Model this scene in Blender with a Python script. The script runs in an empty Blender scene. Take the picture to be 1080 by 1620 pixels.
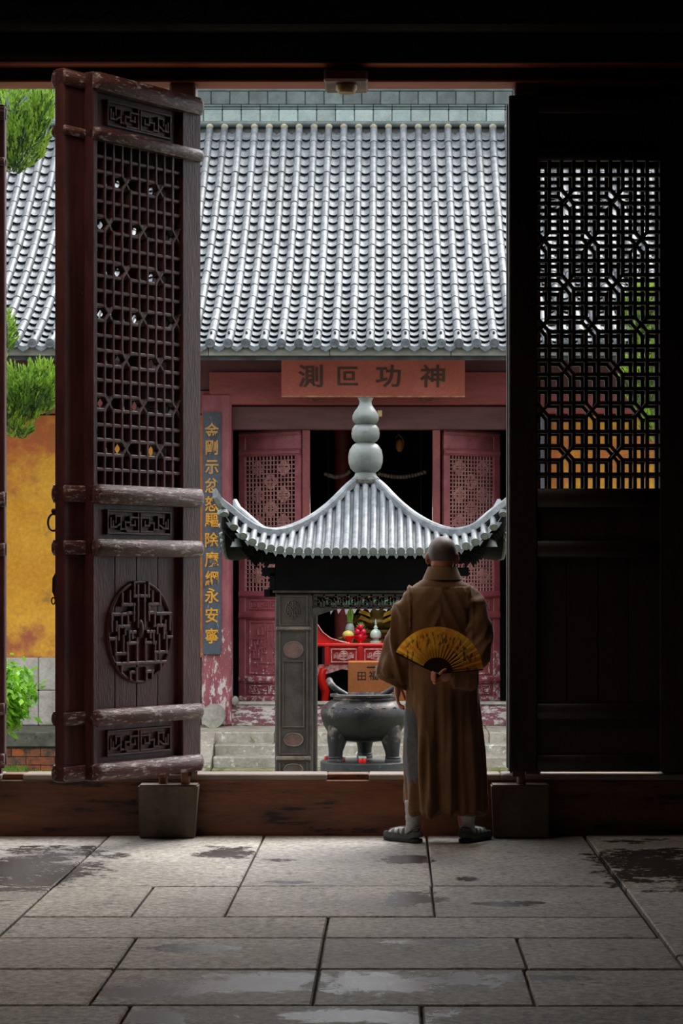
import bpy, bmesh, math, random
from math import sin, cos, pi, radians, sqrt
from mathutils import Vector, Matrix, noise
random.seed(7)
scn = bpy.context.scene
COL = scn.collection
F = 3653.0; VX = 620.0; HY = 915.0; EYE = 1.47          # focal length in px, vanishing point, eye height
# ------------------------------------------------------------------ camera
cam = bpy.data.cameras.new('camera'); cam_o = bpy.data.objects.new('camera', cam); COL.objects.link(cam_o)
cam_o.location = (0, 0, EYE); cam_o.rotation_euler = (pi/2, 0, 0)
cam.sensor_fit = 'VERTICAL'; cam.sensor_height = 36; cam.lens = 36*F/1620
cam.shift_x = -(VX-540)/1620; cam.shift_y = (HY-810)/1620
cam.clip_start = .1; cam.clip_end = 300
scn.camera = cam_o
# ------------------------------------------------------------------ sky, sun, exposure
W = bpy.data.worlds.new('overcast'); scn.world = W; W.use_nodes = True
nt = W.node_tree; nt.nodes.clear()
wo = nt.nodes.new('ShaderNodeOutputWorld'); bg = nt.nodes.new('ShaderNodeBackground')
tc = nt.nodes.new('ShaderNodeTexCoord'); sp = nt.nodes.new('ShaderNodeSeparateXYZ'); rp = nt.nodes.new('ShaderNodeValToRGB')
nt.links.new(tc.outputs['Generated'], sp.inputs[0]); nt.links.new(sp.outputs[2], rp.inputs[0])
rp.color_ramp.elements[0].color = (.53, .54, .56, 1); rp.color_ramp.elements[0].position = 0
rp.color_ramp.elements[1].color = (.93, .96, 1.0, 1); rp.color_ramp.elements[1].position = .7
nt.links.new(rp.outputs[0], bg.inputs[0]); bg.inputs[1].default_value = 2.55
nt.links.new(bg.outputs[0], wo.inputs[0])
sun = bpy.data.lights.new('sun', 'SUN'); sun.energy = 4.4; sun.angle = radians(38); sun.color = (1, .97, .92)
sun_o = bpy.data.objects.new('sun', sun); COL.objects.link(sun_o)
sun_o.rotation_euler = Vector((-.42, -.62, -1)).to_track_quat('-Z', 'Y').to_euler()
vs = scn.view_settings; vs.view_transform = 'Standard'; vs.look = 'None'; vs.gamma = 1; vs.use_curve_mapping = False
vs.exposure = 0.0
hl = bpy.data.lights.new('hall_fill', 'AREA'); hl.energy = 70; hl.size = 1.2; hl.color = (1, .93, .85)  # added fill light that brightens the altar, no fixture belongs to it
hlo = bpy.data.objects.new('hall_fill', hl); COL.objects.link(hlo); hlo.location = (-.3, 35.2, 2.45); hlo.rotation_euler = (radians(-12), 0, 0)
nl = bpy.data.lights.new('near_fill', 'AREA'); nl.energy = 43; nl.size = 2.2; nl.color = (1, .86, .70); nl.spread = radians(110)  # added unseen fill that lifts the monk and the floor
nlo = bpy.data.objects.new('near_fill', nl); COL.objects.link(nlo); nlo.location = (-2.2, 11.1, 5.3)
scn.cycles.max_bounces = 8; scn.cycles.diffuse_bounces = 5; scn.cycles.use_denoising = True
scn.cycles.sample_clamp_indirect = 4

# ------------------------------------------------------------------ helpers
def SX(px, Y): return (px-VX)*Y/F
def SZ(py, Y): return EYE+(HY-py)*Y/F
def lin(h):
    h = h.lstrip('#'); r = []
    for i in (0, 2, 4):
        c = int(h[i:i+2], 16)/255; r.append(c/12.92 if c <= .04045 else ((c+.055)/1.055)**2.4)
    return (*r, 1)

_hull = None
def hull_faces():
    global _hull
    if _hull is None:
        bm = bmesh.new(); s = .3; vs_ = []
        for sx in (-1, 1):
            for sy in (-1, 1):
                for sz in (-1, 1):
                    for a in range(3):
                        p = [sx, sy, sz]; p = [p[i]*(1 if i == a else 1-s) for i in range(3)]
                        vs_.append(bm.verts.new(p))
        bm.verts.index_update()
        bmesh.ops.convex_hull(bm, input=bm.verts)
        bmesh.ops.dissolve_limit(bm, angle_limit=.01, verts=bm.verts, edges=bm.edges)
        bm.verts.ensure_lookup_table()
        _hull = [[v.index for v in f.verts] for f in bm.faces]; bm.free()
    return _hull

class MB:
    def __init__(s): s.v = []; s.f = []
    def add(s, vs_, fs, M=None):
        n = len(s.v)
        s.v += [tuple(M @ Vector(p)) for p in vs_] if M is not None else [tuple(p) for p in vs_]
        s.f += [[i+n for i in f] for f in fs]; return s
    def merge(s, o, M=None): return s.add(o.v, o.f, M)
    def box(s, x0, x1, y0, y1, z0, z1, ch=0, M=None):
        if x0 > x1: x0, x1 = x1, x0
        if y0 > y1: y0, y1 = y1, y0
        if z0 > z1: z0, z1 = z1, z0
        if ch <= 0:
            vs_ = [(x, y, z) for x in (x0, x1) for y in (y0, y1) for z in (z0, z1)]
            return s.add(vs_, [(0,1,3,2),(4,6,7,5),(0,4,5,1),(2,3,7,6),(0,2,6,4),(1,5,7,3)], M)
        c = [(x0+x1)/2, (y0+y1)/2, (z0+z1)/2]; h = [(x1-x0)/2, (y1-y0)/2, (z1-z0)/2]; ch = min(ch, .45*min(h)*2*.99)
        vs_ = []
        for sx in (-1, 1):
            for sy in (-1, 1):
                for sz in (-1, 1):
                    for a in range(3):
                        g = (sx, sy, sz); vs_.append(tuple(c[i]+g[i]*(h[i] if i == a else h[i]-ch) for i in range(3)))
        return s.add(vs_, hull_faces(), M)
    def loft(s, rings, cap=True, closed=True, M=None):
        n = len(rings[0]); vs_ = [p for r in rings for p in r]; fs = []
        m = n if closed else n-1
        for k in range(len(rings)-1):
            for i in range(m):
                j = (i+1) % n; fs.append((k*n+i, k*n+j, (k+1)*n+j, (k+1)*n+i))
        if cap and closed: fs.append(list(range(n))[::-1]); fs.append([(len(rings)-1)*n+i for i in range(n)])
        return s.add(vs_, fs, M)
    def tube(s, path, r, n=8, cap=True, M=None, flat=1.0, closed=False):
        P = [Vector(p) for p in path]; R = r if isinstance(r, (list, tuple)) else [r]*len(P)
        rings = []; up = Vector((0, 0, 1)); prev = None; L = len(P)
        for k in range(L):
            if closed: t = P[(k+1) % L]-P[k-1]
            else: t = P[min(k+1, L-1)]-P[max(k-1, 0)]
            t = t.normalized() if t.length > 1e-9 else Vector((0, 0, 1))
            if prev is None:
                a = up if abs(t.dot(up)) < .95 else Vector((0, 1, 0))
            else: a = prev
            u = (a-t*a.dot(t)).normalized(); w = t.cross(u); prev = u
            rings.append([P[k]+(w*cos(2*pi*i/n)+u*flat*sin(2*pi*i/n))*R[k] for i in range(n)])
        if closed: rings.append(rings[0])
        return s.loft(rings, cap=cap and not closed, M=M)
    def cyl(s, p0, p1, r, n=16, r1=None): return s.tube([p0, p1], [r, r if r1 is None else r1], n)
    def lathe(s, prof, n=24, M=None):
        rings = [[(r*cos(2*pi*i/n), r*sin(2*pi*i/n), z) for i in range(n)] for r, z in prof]
        return s.loft(rings, M=M)
    def ball(s, c, r, n=16, m=10, M=None, R=None):
        r = (r, r, r) if not isinstance(r, (tuple, list)) else r; rings = []
        for j in range(m+1):
            a = -pi/2+pi*j/m; q = max(cos(a), .02)
            ring = [Vector((q*cos(2*pi*i/n)*r[0], q*sin(2*pi*i/n)*r[1], sin(a)*r[2])) for i in range(n)]
            if R is not None: ring = [R @ p for p in ring]
            rings.append([p+Vector(c) for p in ring])
        return s.loft(rings, M=M)
    def prism(s, poly, h0, h1, axis='y', M=None):       # poly in (a,b), extruded on axis
        f = {'y': lambda a, b, h: (a, h, b), 'z': lambda a, b, h: (a, b, h), 'x': lambda a, b, h: (h, a, b)}[axis]
        n = len(poly); vs_ = [f(a, b, h0) for a, b in poly]+[f(a, b, h1) for a, b in poly]
        return s.add(vs_, [list(range(n)), list(range(n, 2*n))[::-1]]+[(i, i+n, (i+1) % n+n, (i+1) % n) for i in range(n)], M)
    def mesh(s, name, m=None, smooth=None):
        me = bpy.data.meshes.new(name); me.from_pydata(s.v, [], s.f)
        bm = bmesh.new(); bm.from_mesh(me); bmesh.ops.recalc_face_normals(bm, faces=bm.faces); bm.to_mesh(me); bm.free()
        if m: me.materials.append(m)
        if smooth: 
            me.shade_smooth(); me.set_sharp_from_angle(angle=radians(smooth))
        return me
    def build(s, name, m, parent=None, smooth=None, loc=None):
        return link(name, s.mesh(name, m, smooth), parent, loc)

def link(name, data, parent=None, loc=None, M=None):
    o = bpy.data.objects.new(name, data); COL.objects.link(o)
    if parent: o.parent = parent
    if loc is not None: o.location = loc
    if M is not None: o.matrix_local = M
    return o
def tag(o, label=None, cat=None, group=None, kind=None):
    if label: o['label'] = label
    if cat: o['category'] = cat
    if group: o['group'] = group
    if kind: o['kind'] = kind
    return o
def thing(name, label, cat, loc=(0, 0, 0), rz=0, group=None, kind=None):
    o = link(name, None); o.location = loc; o.rotation_euler = (0, 0, rz); return tag(o, label, cat, group, kind)
def copy_tree(o, parent=None):
    c = o.copy(); COL.objects.link(c); c.parent = parent
    for ch in o.children: copy_tree(ch, c)
    return c

# ------------------------------------------------------------------ materials
class N:
    def __init__(s, name):
        s.m = bpy.data.materials.new(name); s.m.use_nodes = True; s.t = s.m.node_tree; s.t.nodes.clear()
        s.out = s.n('ShaderNodeOutputMaterial'); s.b = s.n('ShaderNodeBsdfPrincipled'); s.l(s.b.outputs[0], s.out.inputs[0])
    def n(s, k, **p):
        o = s.t.nodes.new(k)
        for a, b in p.items(): setattr(o, a, b)
        return o
    def l(s, a, b): s.t.links.new(a, b)
    def math(s, op, a, b=None, clamp=False):
        o = s.n('ShaderNodeMath', operation=op); o.use_clamp = clamp
        for i, x in enumerate((a, b)):
            if x is None: continue
            if isinstance(x, (int, float)): o.inputs[i].default_value = x
            else: s.l(x, o.inputs[i])
        return o.outputs[0]
    def mix(s, f, a, b, mode='MIX'):
        o = s.n('ShaderNodeMix', data_type='RGBA', blend_type=mode)
        for i, x in ((0, f), (6, a), (7, b)):
            if isinstance(x, (int, float, tuple)): o.inputs[i].default_value = x
            else: s.l(x, o.inputs[i])
        return o.outputs[2]
    def noise(s, v, scale, detail=4, rough=.6):
        o = s.n('ShaderNodeTexNoise'); o.inputs['Scale'].default_value = scale; o.inputs['Detail'].default_value = detail
        o.inputs['Roughness'].default_value = rough; s.l(v, o.inputs['Vector']); return o.outputs[0]
    def ramp(s, f, lo, hi):
        o = s.n('ShaderNodeMapRange', interpolation_type='SMOOTHSTEP'); s.l(f, o.inputs[0]); o.inputs[1].default_value = lo; o.inputs[2].default_value = hi; return o.outputs[0]

EXT = {'roof_tile', 'pan_tile', 'disc_tile', 'ridge_tile', 'ridge_dark', 'mortar', 'eave_board', 'red_paint', 'red_beam', 'maroon', 'peeling_red', 'pink_peel', 'door_red', 'door_red_worn', 'lattice_red', 'yellow_wall', 'plaster_grey', 'pale_stone', 'step_stone', 'mossy_stone', 'ledge_stone', 'old_brick', 'ground', 'metal_roof', 'metal_ridge', 'gourd', 'cast_iron', 'cast_panel', 'cast_edge', 'cartouche', 'cauldron', 'black_stone', 'sign_red', 'sign_edge', 'slate_board', 'gold_paint', 'gold_pale', 'pine', 'pine_dark', 'shrub', 'moss'}
def mat(name, c1, c2=None, scale=5, rough=.6, metal=0, bump=.15, bscale=40, stretch=(1, 1, 1), rand=0, chips=(), transl=0, spec=.5, rr=.12, sheen=0):
    q_ = .79 if name in EXT else 1.0                  # outdoor colours scaled down to offset the stronger sky and sun
    def lin(h, f=q_): c = globals()['lin'](h); return (c[0]*f, c[1]*f, c[2]*f, 1)
    k = N(name); c1 = lin(c1); c2 = lin(c2) if c2 else c1
    t = k.n('ShaderNodeTexCoord'); oi = k.n('ShaderNodeObjectInfo')
    off = k.n('ShaderNodeVectorMath', operation='MULTIPLY'); cmb = k.n('ShaderNodeCombineXYZ')
    for i in range(3): k.l(oi.outputs['Random'], cmb.inputs[i])
    k.l(cmb.outputs[0], off.inputs[0]); off.inputs[1].default_value = (17, 31, 23)
    ad = k.n('ShaderNodeVectorMath', operation='ADD'); k.l(t.outputs['Object'], ad.inputs[0]); k.l(off.outputs[0], ad.inputs[1])
    mp = k.n('ShaderNodeMapping'); mp.inputs['Scale'].default_value = stretch; k.l(ad.outputs[0], mp.inputs[0]); v = mp.outputs[0]
    n1 = k.noise(v, scale, 6, .65); col = k.mix(k.ramp(n1, .32, .68), c1, c2)
    n2 = k.noise(v, bscale, 5, .7)
    col = k.mix(.35, col, k.mix(k.ramp(n2, .2, .8), (.25, .25, .25, 1), (.85, .85, .85, 1)), 'OVERLAY')
    for (cc, sc, lo, hi, z0, z1) in chips:            # flaked, stained or painted-glint patches: colour, size, threshold, between heights z0..z1
        n3 = k.noise(v, sc, 8, .75)
        if z0 is not None:
            sz = k.n('ShaderNodeSeparateXYZ'); k.l(t.outputs['Object'], sz.inputs[0])
            g = k.ramp(sz.outputs[2], z0, z1); n3 = k.math('ADD', n3, k.math('MULTIPLY', k.math('SUBTRACT', g, 1.0), .25))
        col = k.mix(k.ramp(n3, lo, hi), col, lin(cc))
    if rand:
        h = k.n('ShaderNodeHueSaturation'); k.l(col, h.inputs['Color'])
        k.l(k.math('ADD', k.math('MULTIPLY', oi.outputs['Random'], 2*rand), 1-rand), h.inputs['Value']); col = h.outputs[0]
    k.l(col, k.b.inputs['Base Color'])
    k.b.inputs['Metallic'].default_value = metal; k.b.inputs['Specular IOR Level'].default_value = spec
    k.l(k.math('ADD', k.math('MULTIPLY', n1, rr*2), rough-rr, True), k.b.inputs['Roughness'])
    if sheen: k.b.inputs['Sheen Weight'].default_value = sheen; k.b.inputs['Sheen Roughness'].default_value = .4
    if bump:
        bp = k.n('ShaderNodeBump'); bp.inputs['Strength'].default_value = bump; bp.inputs['Distance'].default_value = .01
        k.l(n2, bp.inputs['Height']); k.l(bp.outputs[0], k.b.inputs['Normal'])
    if transl:
        tr = k.n('ShaderNodeBsdfTranslucent'); k.l(col, tr.inputs[0]); ms = k.n('ShaderNodeMixShader'); ms.inputs[0].default_value = transl
        k.l(k.b.outputs[0], ms.inputs[1]); k.l(tr.outputs[0], ms.inputs[2]); k.l(ms.outputs[0], k.out.inputs[0])
    return k.m

M = {}
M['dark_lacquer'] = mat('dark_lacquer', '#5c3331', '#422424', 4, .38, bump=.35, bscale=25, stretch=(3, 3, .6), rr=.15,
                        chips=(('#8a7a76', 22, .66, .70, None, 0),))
M['shaded_lacquer'] = mat('shaded_lacquer', '#33211e', '#231614', 4, .42, bump=.25, bscale=25, stretch=(3, 3, .6), rr=.1)  # same lacquer with the shade on the right leaves put into its colour
M['worn_lit_top'] = mat('worn_lit_top', '#9a8c82', '#75675d', 5, .32, bump=.3, stretch=(.4, 1, 1))  # pale from wear, with sky light on the top painted in
M['worn_glint_rail'] = mat('worn_glint_rail', '#623a37', '#4a2928', 5, .32, bump=.6, bscale=30, stretch=(.5, 2, 2), rr=.15,
                     chips=(('#b5a9a4', 26, .54, .60, None, 0),))  # pale flecks are peeling lacquer and painted glints together
M['old_wood'] = mat('old_wood', '#7a4a30', '#4a2a1b', 3, .45, bump=.3, bscale=20, stretch=(.4, 2, 2.5), rr=.15,
                    chips=(('#23110c', 6, .55, .62, None, 0),))
M['beam_red'] = mat('beam_red', '#b0503a', '#8a3826', 3, .5, bump=.2, stretch=(.3, 2, 2))
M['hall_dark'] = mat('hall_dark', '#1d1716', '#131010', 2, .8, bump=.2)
M['block_stone'] = mat('block_stone', '#6b5847', '#4c3f33', 4, .6, bump=.3, bscale=40, chips=(('#2a231d', 3, .56, .66, None, 0),))
M['iron'] = mat('iron', '#23201f', '#3a2a22', 8, .5, metal=.6, bump=.3)
M['brass'] = mat('brass', '#c4a375', '#8d6d45', 8, .5, metal=.2, bump=.2)
M['roof_tile'] = mat('roof_tile', '#7a8085', '#53595e', 6, .42, bump=.25, bscale=30, rand=.22, spec=.55, chips=(('#b6bdc0', 20, .60, .72, None, 0), ('#4e5b56', 9, .66, .74, None, 0)))
M['pan_tile'] = mat('pan_tile', '#8e9499', '#676d72', 8, .42, bump=.3, bscale=30, rand=.25, spec=.5, chips=(('#4a534e', 12, .60, .70, None, 0),))
M['disc_tile'] = mat('disc_tile', '#6f7a80', '#4b5459', 14, .5, bump=.4, bscale=50, rand=.15)
M['ridge_tile'] = mat('ridge_tile', '#96a6a1', '#778a87', 3, .3, bump=.12, rand=.2, spec=.7)
M['ridge_dark'] = mat('ridge_dark', '#606f6b', '#465152', 3, .35, bump=.15, rand=.2)
M['mortar'] = mat('mortar', '#b8ae93', '#8c8a76', 12, .9, bump=.5)
M['roof_under'] = mat('roof_under', '#3f4446', '#2c2f30', 5, .9)
M['eave_board'] = mat('eave_board', '#8d8d87', '#6e6c66', 6, .8, stretch=(.5, 2, 2), rand=.1)
M['red_paint'] = mat('red_paint', '#8f4442', '#743234', 3, .5, bump=.15, stretch=(1, 1, .6), chips=(('#b98a86', 14, .70, .74, None, 0),))
M['red_beam'] = mat('red_beam', '#994642', '#813634', 2, .5, bump=.1, stretch=(.4, 1, 2), chips=(('#c8b4ae', 9, .74, .76, None, 0),))
M['maroon'] = mat('maroon', '#643534', '#4f2828', 3, .55, bump=.15, stretch=(.4, 1, 2), chips=(('#d0c4c0', 12, .75, .77, None, 0),))
M['peeling_red'] = mat('peeling_red', '#9a545b', '#854048', 3, .55, bump=.3, stretch=(2, 2, .7), chips=(('#d0c2bf', 9, .50, .54, 3.0, .2),))
M['pink_peel'] = mat('pink_peel', '#855058', '#70424b', 4, .65, bump=.35, stretch=(.7, 1, 2), chips=(('#c9c2bb', 5, .50, .54, None, 0),))
M['door_red'] = mat('door_red', '#a45a60', '#85434a', 4, .5, bump=.2, chips=(('#e0b8b6', 18, .68, .72, None, 0),))
M['door_red_worn'] = mat('door_red_worn', '#a4555c', '#893f48', 4, .5, bump=.3, stretch=(1, 1, 1), chips=(('#ddd2cc', 14, .50, .55, 1.8, -.3),))
M['lattice_red'] = mat('lattice_red', '#b98682', '#9a6462', 5, .6, bump=.1)
M['yellow_wall'] = mat('yellow_wall', '#dfa52e', '#cc8f22', 1.2, .85, bump=.2, bscale=18, stretch=(1, 1, 1), chips=(('#bd6034', 1.3, .36, .62, 2.4, 4.0), ('#a8583a', 1.6, .36, .62, 2.1, 1.1), ('#a07a35', 2.6, .56, .70, None, 0)))
M['plaster_grey'] = mat('plaster_grey', '#a9a39b', '#8b857d', 4, .85)
M['pale_stone'] = mat('pale_stone', '#b5b0a6', '#8f8a80', 3, .8, bump=.5, bscale=25, rand=.1, chips=(('#6a655c', 6, .60, .72, None, 0),))
M['step_stone'] = mat('step_stone', '#b3ada0', '#948e7e', 3, .75, bump=.5, bscale=25, rand=.1, chips=(('#666a38', 4, .55, .68, None, 0), ('#e6e3da', 9, .57, .64, None, 0)))
M['mossy_stone'] = mat('mossy_stone', '#76774a', '#8f8a72', 4, .8, bump=.5, bscale=25, chips=(('#55602a', 6, .48, .62, None, 0),))
M['ledge_stone'] = mat('ledge_stone', '#5f6050', '#41423a', 5, .85, bump=.5, chips=(('#363a2c', 9, .52, .62, None, 0),))
M['old_brick'] = mat('old_brick', '#b05a2c', '#6d4a38', 3, .85, bump=.5, rand=.35, chips=(('#3f3b31', 5, .46, .60, None, 0),))
M['ground'] = mat('ground', '#7d7c62', '#5d6342', 3, .85, bump=.5)
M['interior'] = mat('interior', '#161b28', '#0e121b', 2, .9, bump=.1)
M['metal_roof'] = mat('metal_roof', '#989da2', '#70767b', 8, .42, metal=.15, bump=.2, bscale=40, rand=.12, chips=(('#5a5f62', 14, .62, .72, None, 0),))
M['metal_ridge'] = mat('metal_ridge', '#8c9194', '#6a6f72', 8, .45, metal=.15, bump=.25, chips=(('#4c5052', 12, .58, .7, None, 0),))
M['gourd'] = mat('gourd', '#848b87', '#6d7470', 5, .4, metal=.3, bump=.25, chips=(('#a8a89c', 10, .62, .72, None, 0),))
M['cast_iron'] = mat('cast_iron', '#544c46', '#343130', 4, .5, metal=.3, bump=.35, bscale=60, chips=(('#5a544c', 7, .60, .74, None, 0),))
M['cast_panel'] = mat('cast_panel', '#685c52', '#4a4039', 4, .5, metal=.3, bump=.35, chips=(('#6d665c', 8, .60, .74, None, 0),))
M['cast_edge'] = mat('cast_edge', '#8b7f6f', '#5d564c', 6, .5, metal=.2, bump=.3)
M['cartouche'] = mat('cartouche', '#75564d', '#5a443e', 12, .6, bump=.5)
M['eave_shade_black'] = mat('eave_shade_black', '#0e0d10', '#08080a', 4, .85, spec=.15)  # near-black for dark ornaments and for shade painted under the pavilion roof
M['cauldron'] = mat('cauldron', '#323033', '#1f1f22', 4, .42, metal=.4, bump=.35, bscale=30, chips=(('#8d8173', 5, .48, .66, -.05, .35), ('#6d4038', 3.5, .56, .68, -.2, .3)))
M['black_stone'] = mat('black_stone', '#3a3c3e', '#26282a', 6, .55, bump=.5, chips=(('#8b8e90', 20, .62, .68, None, 0),))
M['sign_red'] = mat('sign_red', '#bd6252', '#ae5545', 2, .55, bump=.08, chips=(('#d9a08a', 8, .72, .76, None, 0),))
M['sign_edge'] = mat('sign_edge', '#c9a07c', '#a85a45', 10, .6)
M['ink_brown'] = mat('ink_brown', '#4a2a20', '#3a2019', 8, .6)
M['ink_black'] = mat('ink_black', '#2a2422', '#1c1817', 8, .6)
M['slate_board'] = mat('slate_board', '#4a5360', '#30363e', 4, .55, bump=.25, stretch=(1, 1, .35), chips=(('#6f7d90', 8, .55, .66, None, 0), ('#23262a', 6, .58, .68, None, 0)))
M['gold_paint'] = mat('gold_paint', '#e0a020', '#c8861a', 9, .45, bump=.2)
M['gold_pale'] = mat('gold_pale', '#d39c4a', '#b8863f', 9, .5, bump=.2)
M['altar_red'] = mat('altar_red', '#cf1f22', '#b3171b', 5, .35, bump=.1)
M['altar_relief'] = mat('altar_relief', '#d8b9b4', '#b8615e', 16, .4, bump=.3)
M['bright_red'] = mat('bright_red', '#e0241c', '#c81c18', 6, .3, bump=.05)
M['orange_board'] = mat('orange_board', '#c97a3c', '#b96a33', 3, .6, bump=.05, chips=(('#8a8f80', 5, .68, .72, None, 0),))
M['gold'] = mat('gold', '#c9a338', '#8f7020', 10, .35, metal=.7, bump=.4)
M['old_gold'] = mat('old_gold', '#8f7a44', '#5d4d28', 12, .4, metal=.5, bump=.6, bscale=30)
M['yellow_fruit'] = mat('yellow_fruit', '#d9d27a', '#c4b85a', 6, .45, bump=.1)
M['dragon_fruit'] = mat('dragon_fruit', '#d3204a', '#b81838', 8, .4, bump=.2)
M['green_leaf'] = mat('green_leaf', '#7fae4a', '#4f7f2c', 6, .5, bump=.1, transl=.25)
M['porcelain'] = mat('porcelain', '#b9d0cc', '#8fb0aa', 8, .25, bump=.05)
M['pale_cloth'] = mat('pale_cloth', '#a9a4ad', '#7b7585', 8, .8)
M['teal'] = mat('teal', '#3f7f6a', '#2b5f4d', 8, .5)
M['blue_paint'] = mat('blue_paint', '#2d49b8', '#22389a', 8, .5)
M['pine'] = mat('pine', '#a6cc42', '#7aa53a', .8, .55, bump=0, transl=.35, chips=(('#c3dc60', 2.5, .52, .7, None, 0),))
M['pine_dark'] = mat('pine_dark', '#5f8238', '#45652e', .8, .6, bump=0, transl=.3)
M['bark'] = mat('bark', '#4a3f35', '#332b25', 9, .9, bump=.6)
M['shrub'] = mat('shrub', '#9ad436', '#5fa326', 1.5, .45, bump=0, transl=.35)
M['moss'] = mat('moss', '#86a83a', '#5f7f2a', 4, .8, bump=0, transl=.3)
M['robe'] = mat('robe', '#84603f', '#694730', 2.2, .75, bump=.12, bscale=120, spec=.25, sheen=.25, transl=.06)
M['collar'] = mat('collar', '#7f5d41', '#6a4c33', 3, .75, bump=.12, bscale=120, spec=.25, sheen=.25)
M['trousers'] = mat('trousers', '#6d6f72', '#5a5c60', 3, .8, bump=.1, spec=.2)
M['sock'] = mat('sock', '#c9c4c4', '#aaa5a5', 6, .85, bump=.15)
M['skin'] = mat('skin', '#c98468', '#b57058', 5, .5, bump=.05, bscale=80)
M['skin'].node_tree.nodes['Principled BSDF'].inputs['Subsurface Weight'].default_value = .15
M['skin'].node_tree.nodes['Principled BSDF'].inputs['Subsurface Radius'].default_value = (.02, .008, .004)
M['stubble'] = mat('stubble', '#6c5a55', '#5a4a46', 9, .5, bump=.15, bscale=200)
M['shoe'] = mat('shoe', '#5d6163', '#45494b', 8, .7, bump=.2, bscale=60)
M['sole'] = mat('sole', '#3a3a38', '#2a2a29', 8, .7)
M['bamboo'] = mat('bamboo', '#2c1a12', '#1d100b', 9, .4, stretch=(1, 1, 1))
M['eye_white'] = mat('eye_white', '#d9d3cc', None, 5, .2, bump=0)

# paper of the fan: golden, painted with dark bamboo strokes
k = N('fan_paper'); t = k.n('ShaderNodeTexCoord'); v = t.outputs['Object']
mp = k.n('ShaderNodeMapping'); mp.inputs['Scale'].default_value = (1, 1, 1); k.l(v, mp.inputs[0])
nn = k.noise(mp.outputs[0], 9, 3); col = k.mix(k.ramp(nn, .35, .65), lin('#f2b840'), lin('#e08c24'))
mp2 = k.n('ShaderNodeMapping'); mp2.inputs['Scale'].default_value = (2.2, 1, .9); mp2.inputs['Rotation'].default_value = (0, .5, 0); k.l(v, mp2.inputs[0])
n2 = k.noise(mp2.outputs[0], 26, 3, .55)
sx = k.n('ShaderNodeSeparateXYZ'); k.l(v, sx.inputs[0])
rr = k.math('SQRT', k.math('ADD', k.math('POWER', sx.outputs[0], 2.0), k.math('POWER', sx.outputs[2], 2.0)))
band = k.math('MULTIPLY', k.ramp(rr, .135, .165), k.math('SUBTRACT', 1.0, k.ramp(rr, .215, .235)))
col = k.mix(k.math('MULTIPLY', k.math('MULTIPLY', k.ramp(n2, .51, .56), band), .85), col, lin('#4a3218'))
k.l(col, k.b.inputs['Base Color']); k.b.inputs['Roughness'].default_value = .6
tr = k.n('ShaderNodeBsdfTranslucent'); k.l(col, tr.inputs[0]); ms = k.n('ShaderNodeMixShader'); ms.inputs[0].default_value = .55
k.l(k.b.outputs[0], ms.inputs[1]); k.l(tr.outputs[0], ms.inputs[2]); k.l(ms.outputs[0], k.out.inputs[0]); M['fan_paper'] = k.m

# paving of the near hall: grey stone with wet patches (glossy where water stands)
PUD = [(35, 1372, 135, 36), (350, 1350, 60, 9), (445, 1361, 34, 4), (450, 1396, 42, 3), (640, 1358, 42, 8), (650, 1424, 52, 12), (735, 1390, 22, 4),
       (1040, 1368, 100, 34), (225, 1568, 85, 20), (235, 1608, 50, 10), (420, 1552, 120, 16), (620, 1552, 210, 17), (870, 1546, 70, 5), (560, 1606, 150, 12),
       (700, 1490, 90, 6), (330, 1500, 120, 6), (800, 1430, 60, 4)]
k = N('paving'); g = k.n('ShaderNodeNewGeometry'); v = g.outputs['Position']; oi = k.n('ShaderNodeObjectInfo')
nb = k.noise(v, 1.6, 6, .6); col = k.mix(k.ramp(nb, .3, .7), lin('#a39d97'), lin('#c0b9b1'))
ns = k.noise(v, 26, 8, .8); col = k.mix(.9, col, k.mix(k.ramp(ns, .30, .70), (.10, .10, .10, 1), (.88, .88, .88, 1)), 'OVERLAY')
nd = k.noise(v, 9, 8, .85); col = k.mix(k.math('MULTIPLY', k.ramp(nd, .55, .62), .75), col, lin('#3c3733'))
h = k.n('ShaderNodeHueSaturation'); k.l(col, h.inputs['Color']); k.l(k.math('ADD', k.math('MULTIPLY', oi.outputs['Random'], .35), .8), h.inputs['Value']); col = h.outputs[0]
wet = None
nw = k.noise(v, 3.2, 8, .7); nw = k.math('MULTIPLY', k.math('SUBTRACT', nw, .5), 4.2)
for px, py, rx, ry in PUD:
    Y = EYE*F/(py-HY); X = SX(px, Y); RX = rx*Y/F; RY = Y*Y/(EYE*F)*ry
    s1 = k.n('ShaderNodeVectorMath', operation='SUBTRACT'); k.l(v, s1.inputs[0]); s1.inputs[1].default_value = (X, Y, 0)
    s2 = k.n('ShaderNodeVectorMath', operation='MULTIPLY'); k.l(s1.outputs[0], s2.inputs[0]); s2.inputs[1].default_value = (1/RX, 1/RY, 0)
    s3 = k.n('ShaderNodeVectorMath', operation='LENGTH'); k.l(s2.outputs[0], s3.inputs[0])
    a = k.math('SUBTRACT', 1.0, s3.outputs['Value']); wet = a if wet is None else k.math('MAXIMUM', wet, a)
w = k.ramp(k.math('ADD', wet, nw), -.05, .25)
w = k.math('MULTIPLY', w, k.ramp(k.math('ADD', k.noise(v, 17, 6, .8), k.math('MULTIPLY', k.ramp(k.math('ADD', wet, nw), .2, 1.0), .12)), .38, .50))
k.l(w, k.b.inputs['Coat Weight']); k.b.inputs['Coat Roughness'].default_value = .2
b2_ = k.n('ShaderNodeBump'); b2_.inputs['Distance'].default_value = .004; b2_.inputs['Strength'].default_value = .35; k.l(k.noise(v, 55, 3, .6), b2_.inputs['Height']); k.l(b2_.outputs[0], k.b.inputs['Coat Normal'])
damp = k.ramp(k.noise(v, .9, 5, .6), .45, .62)
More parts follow.
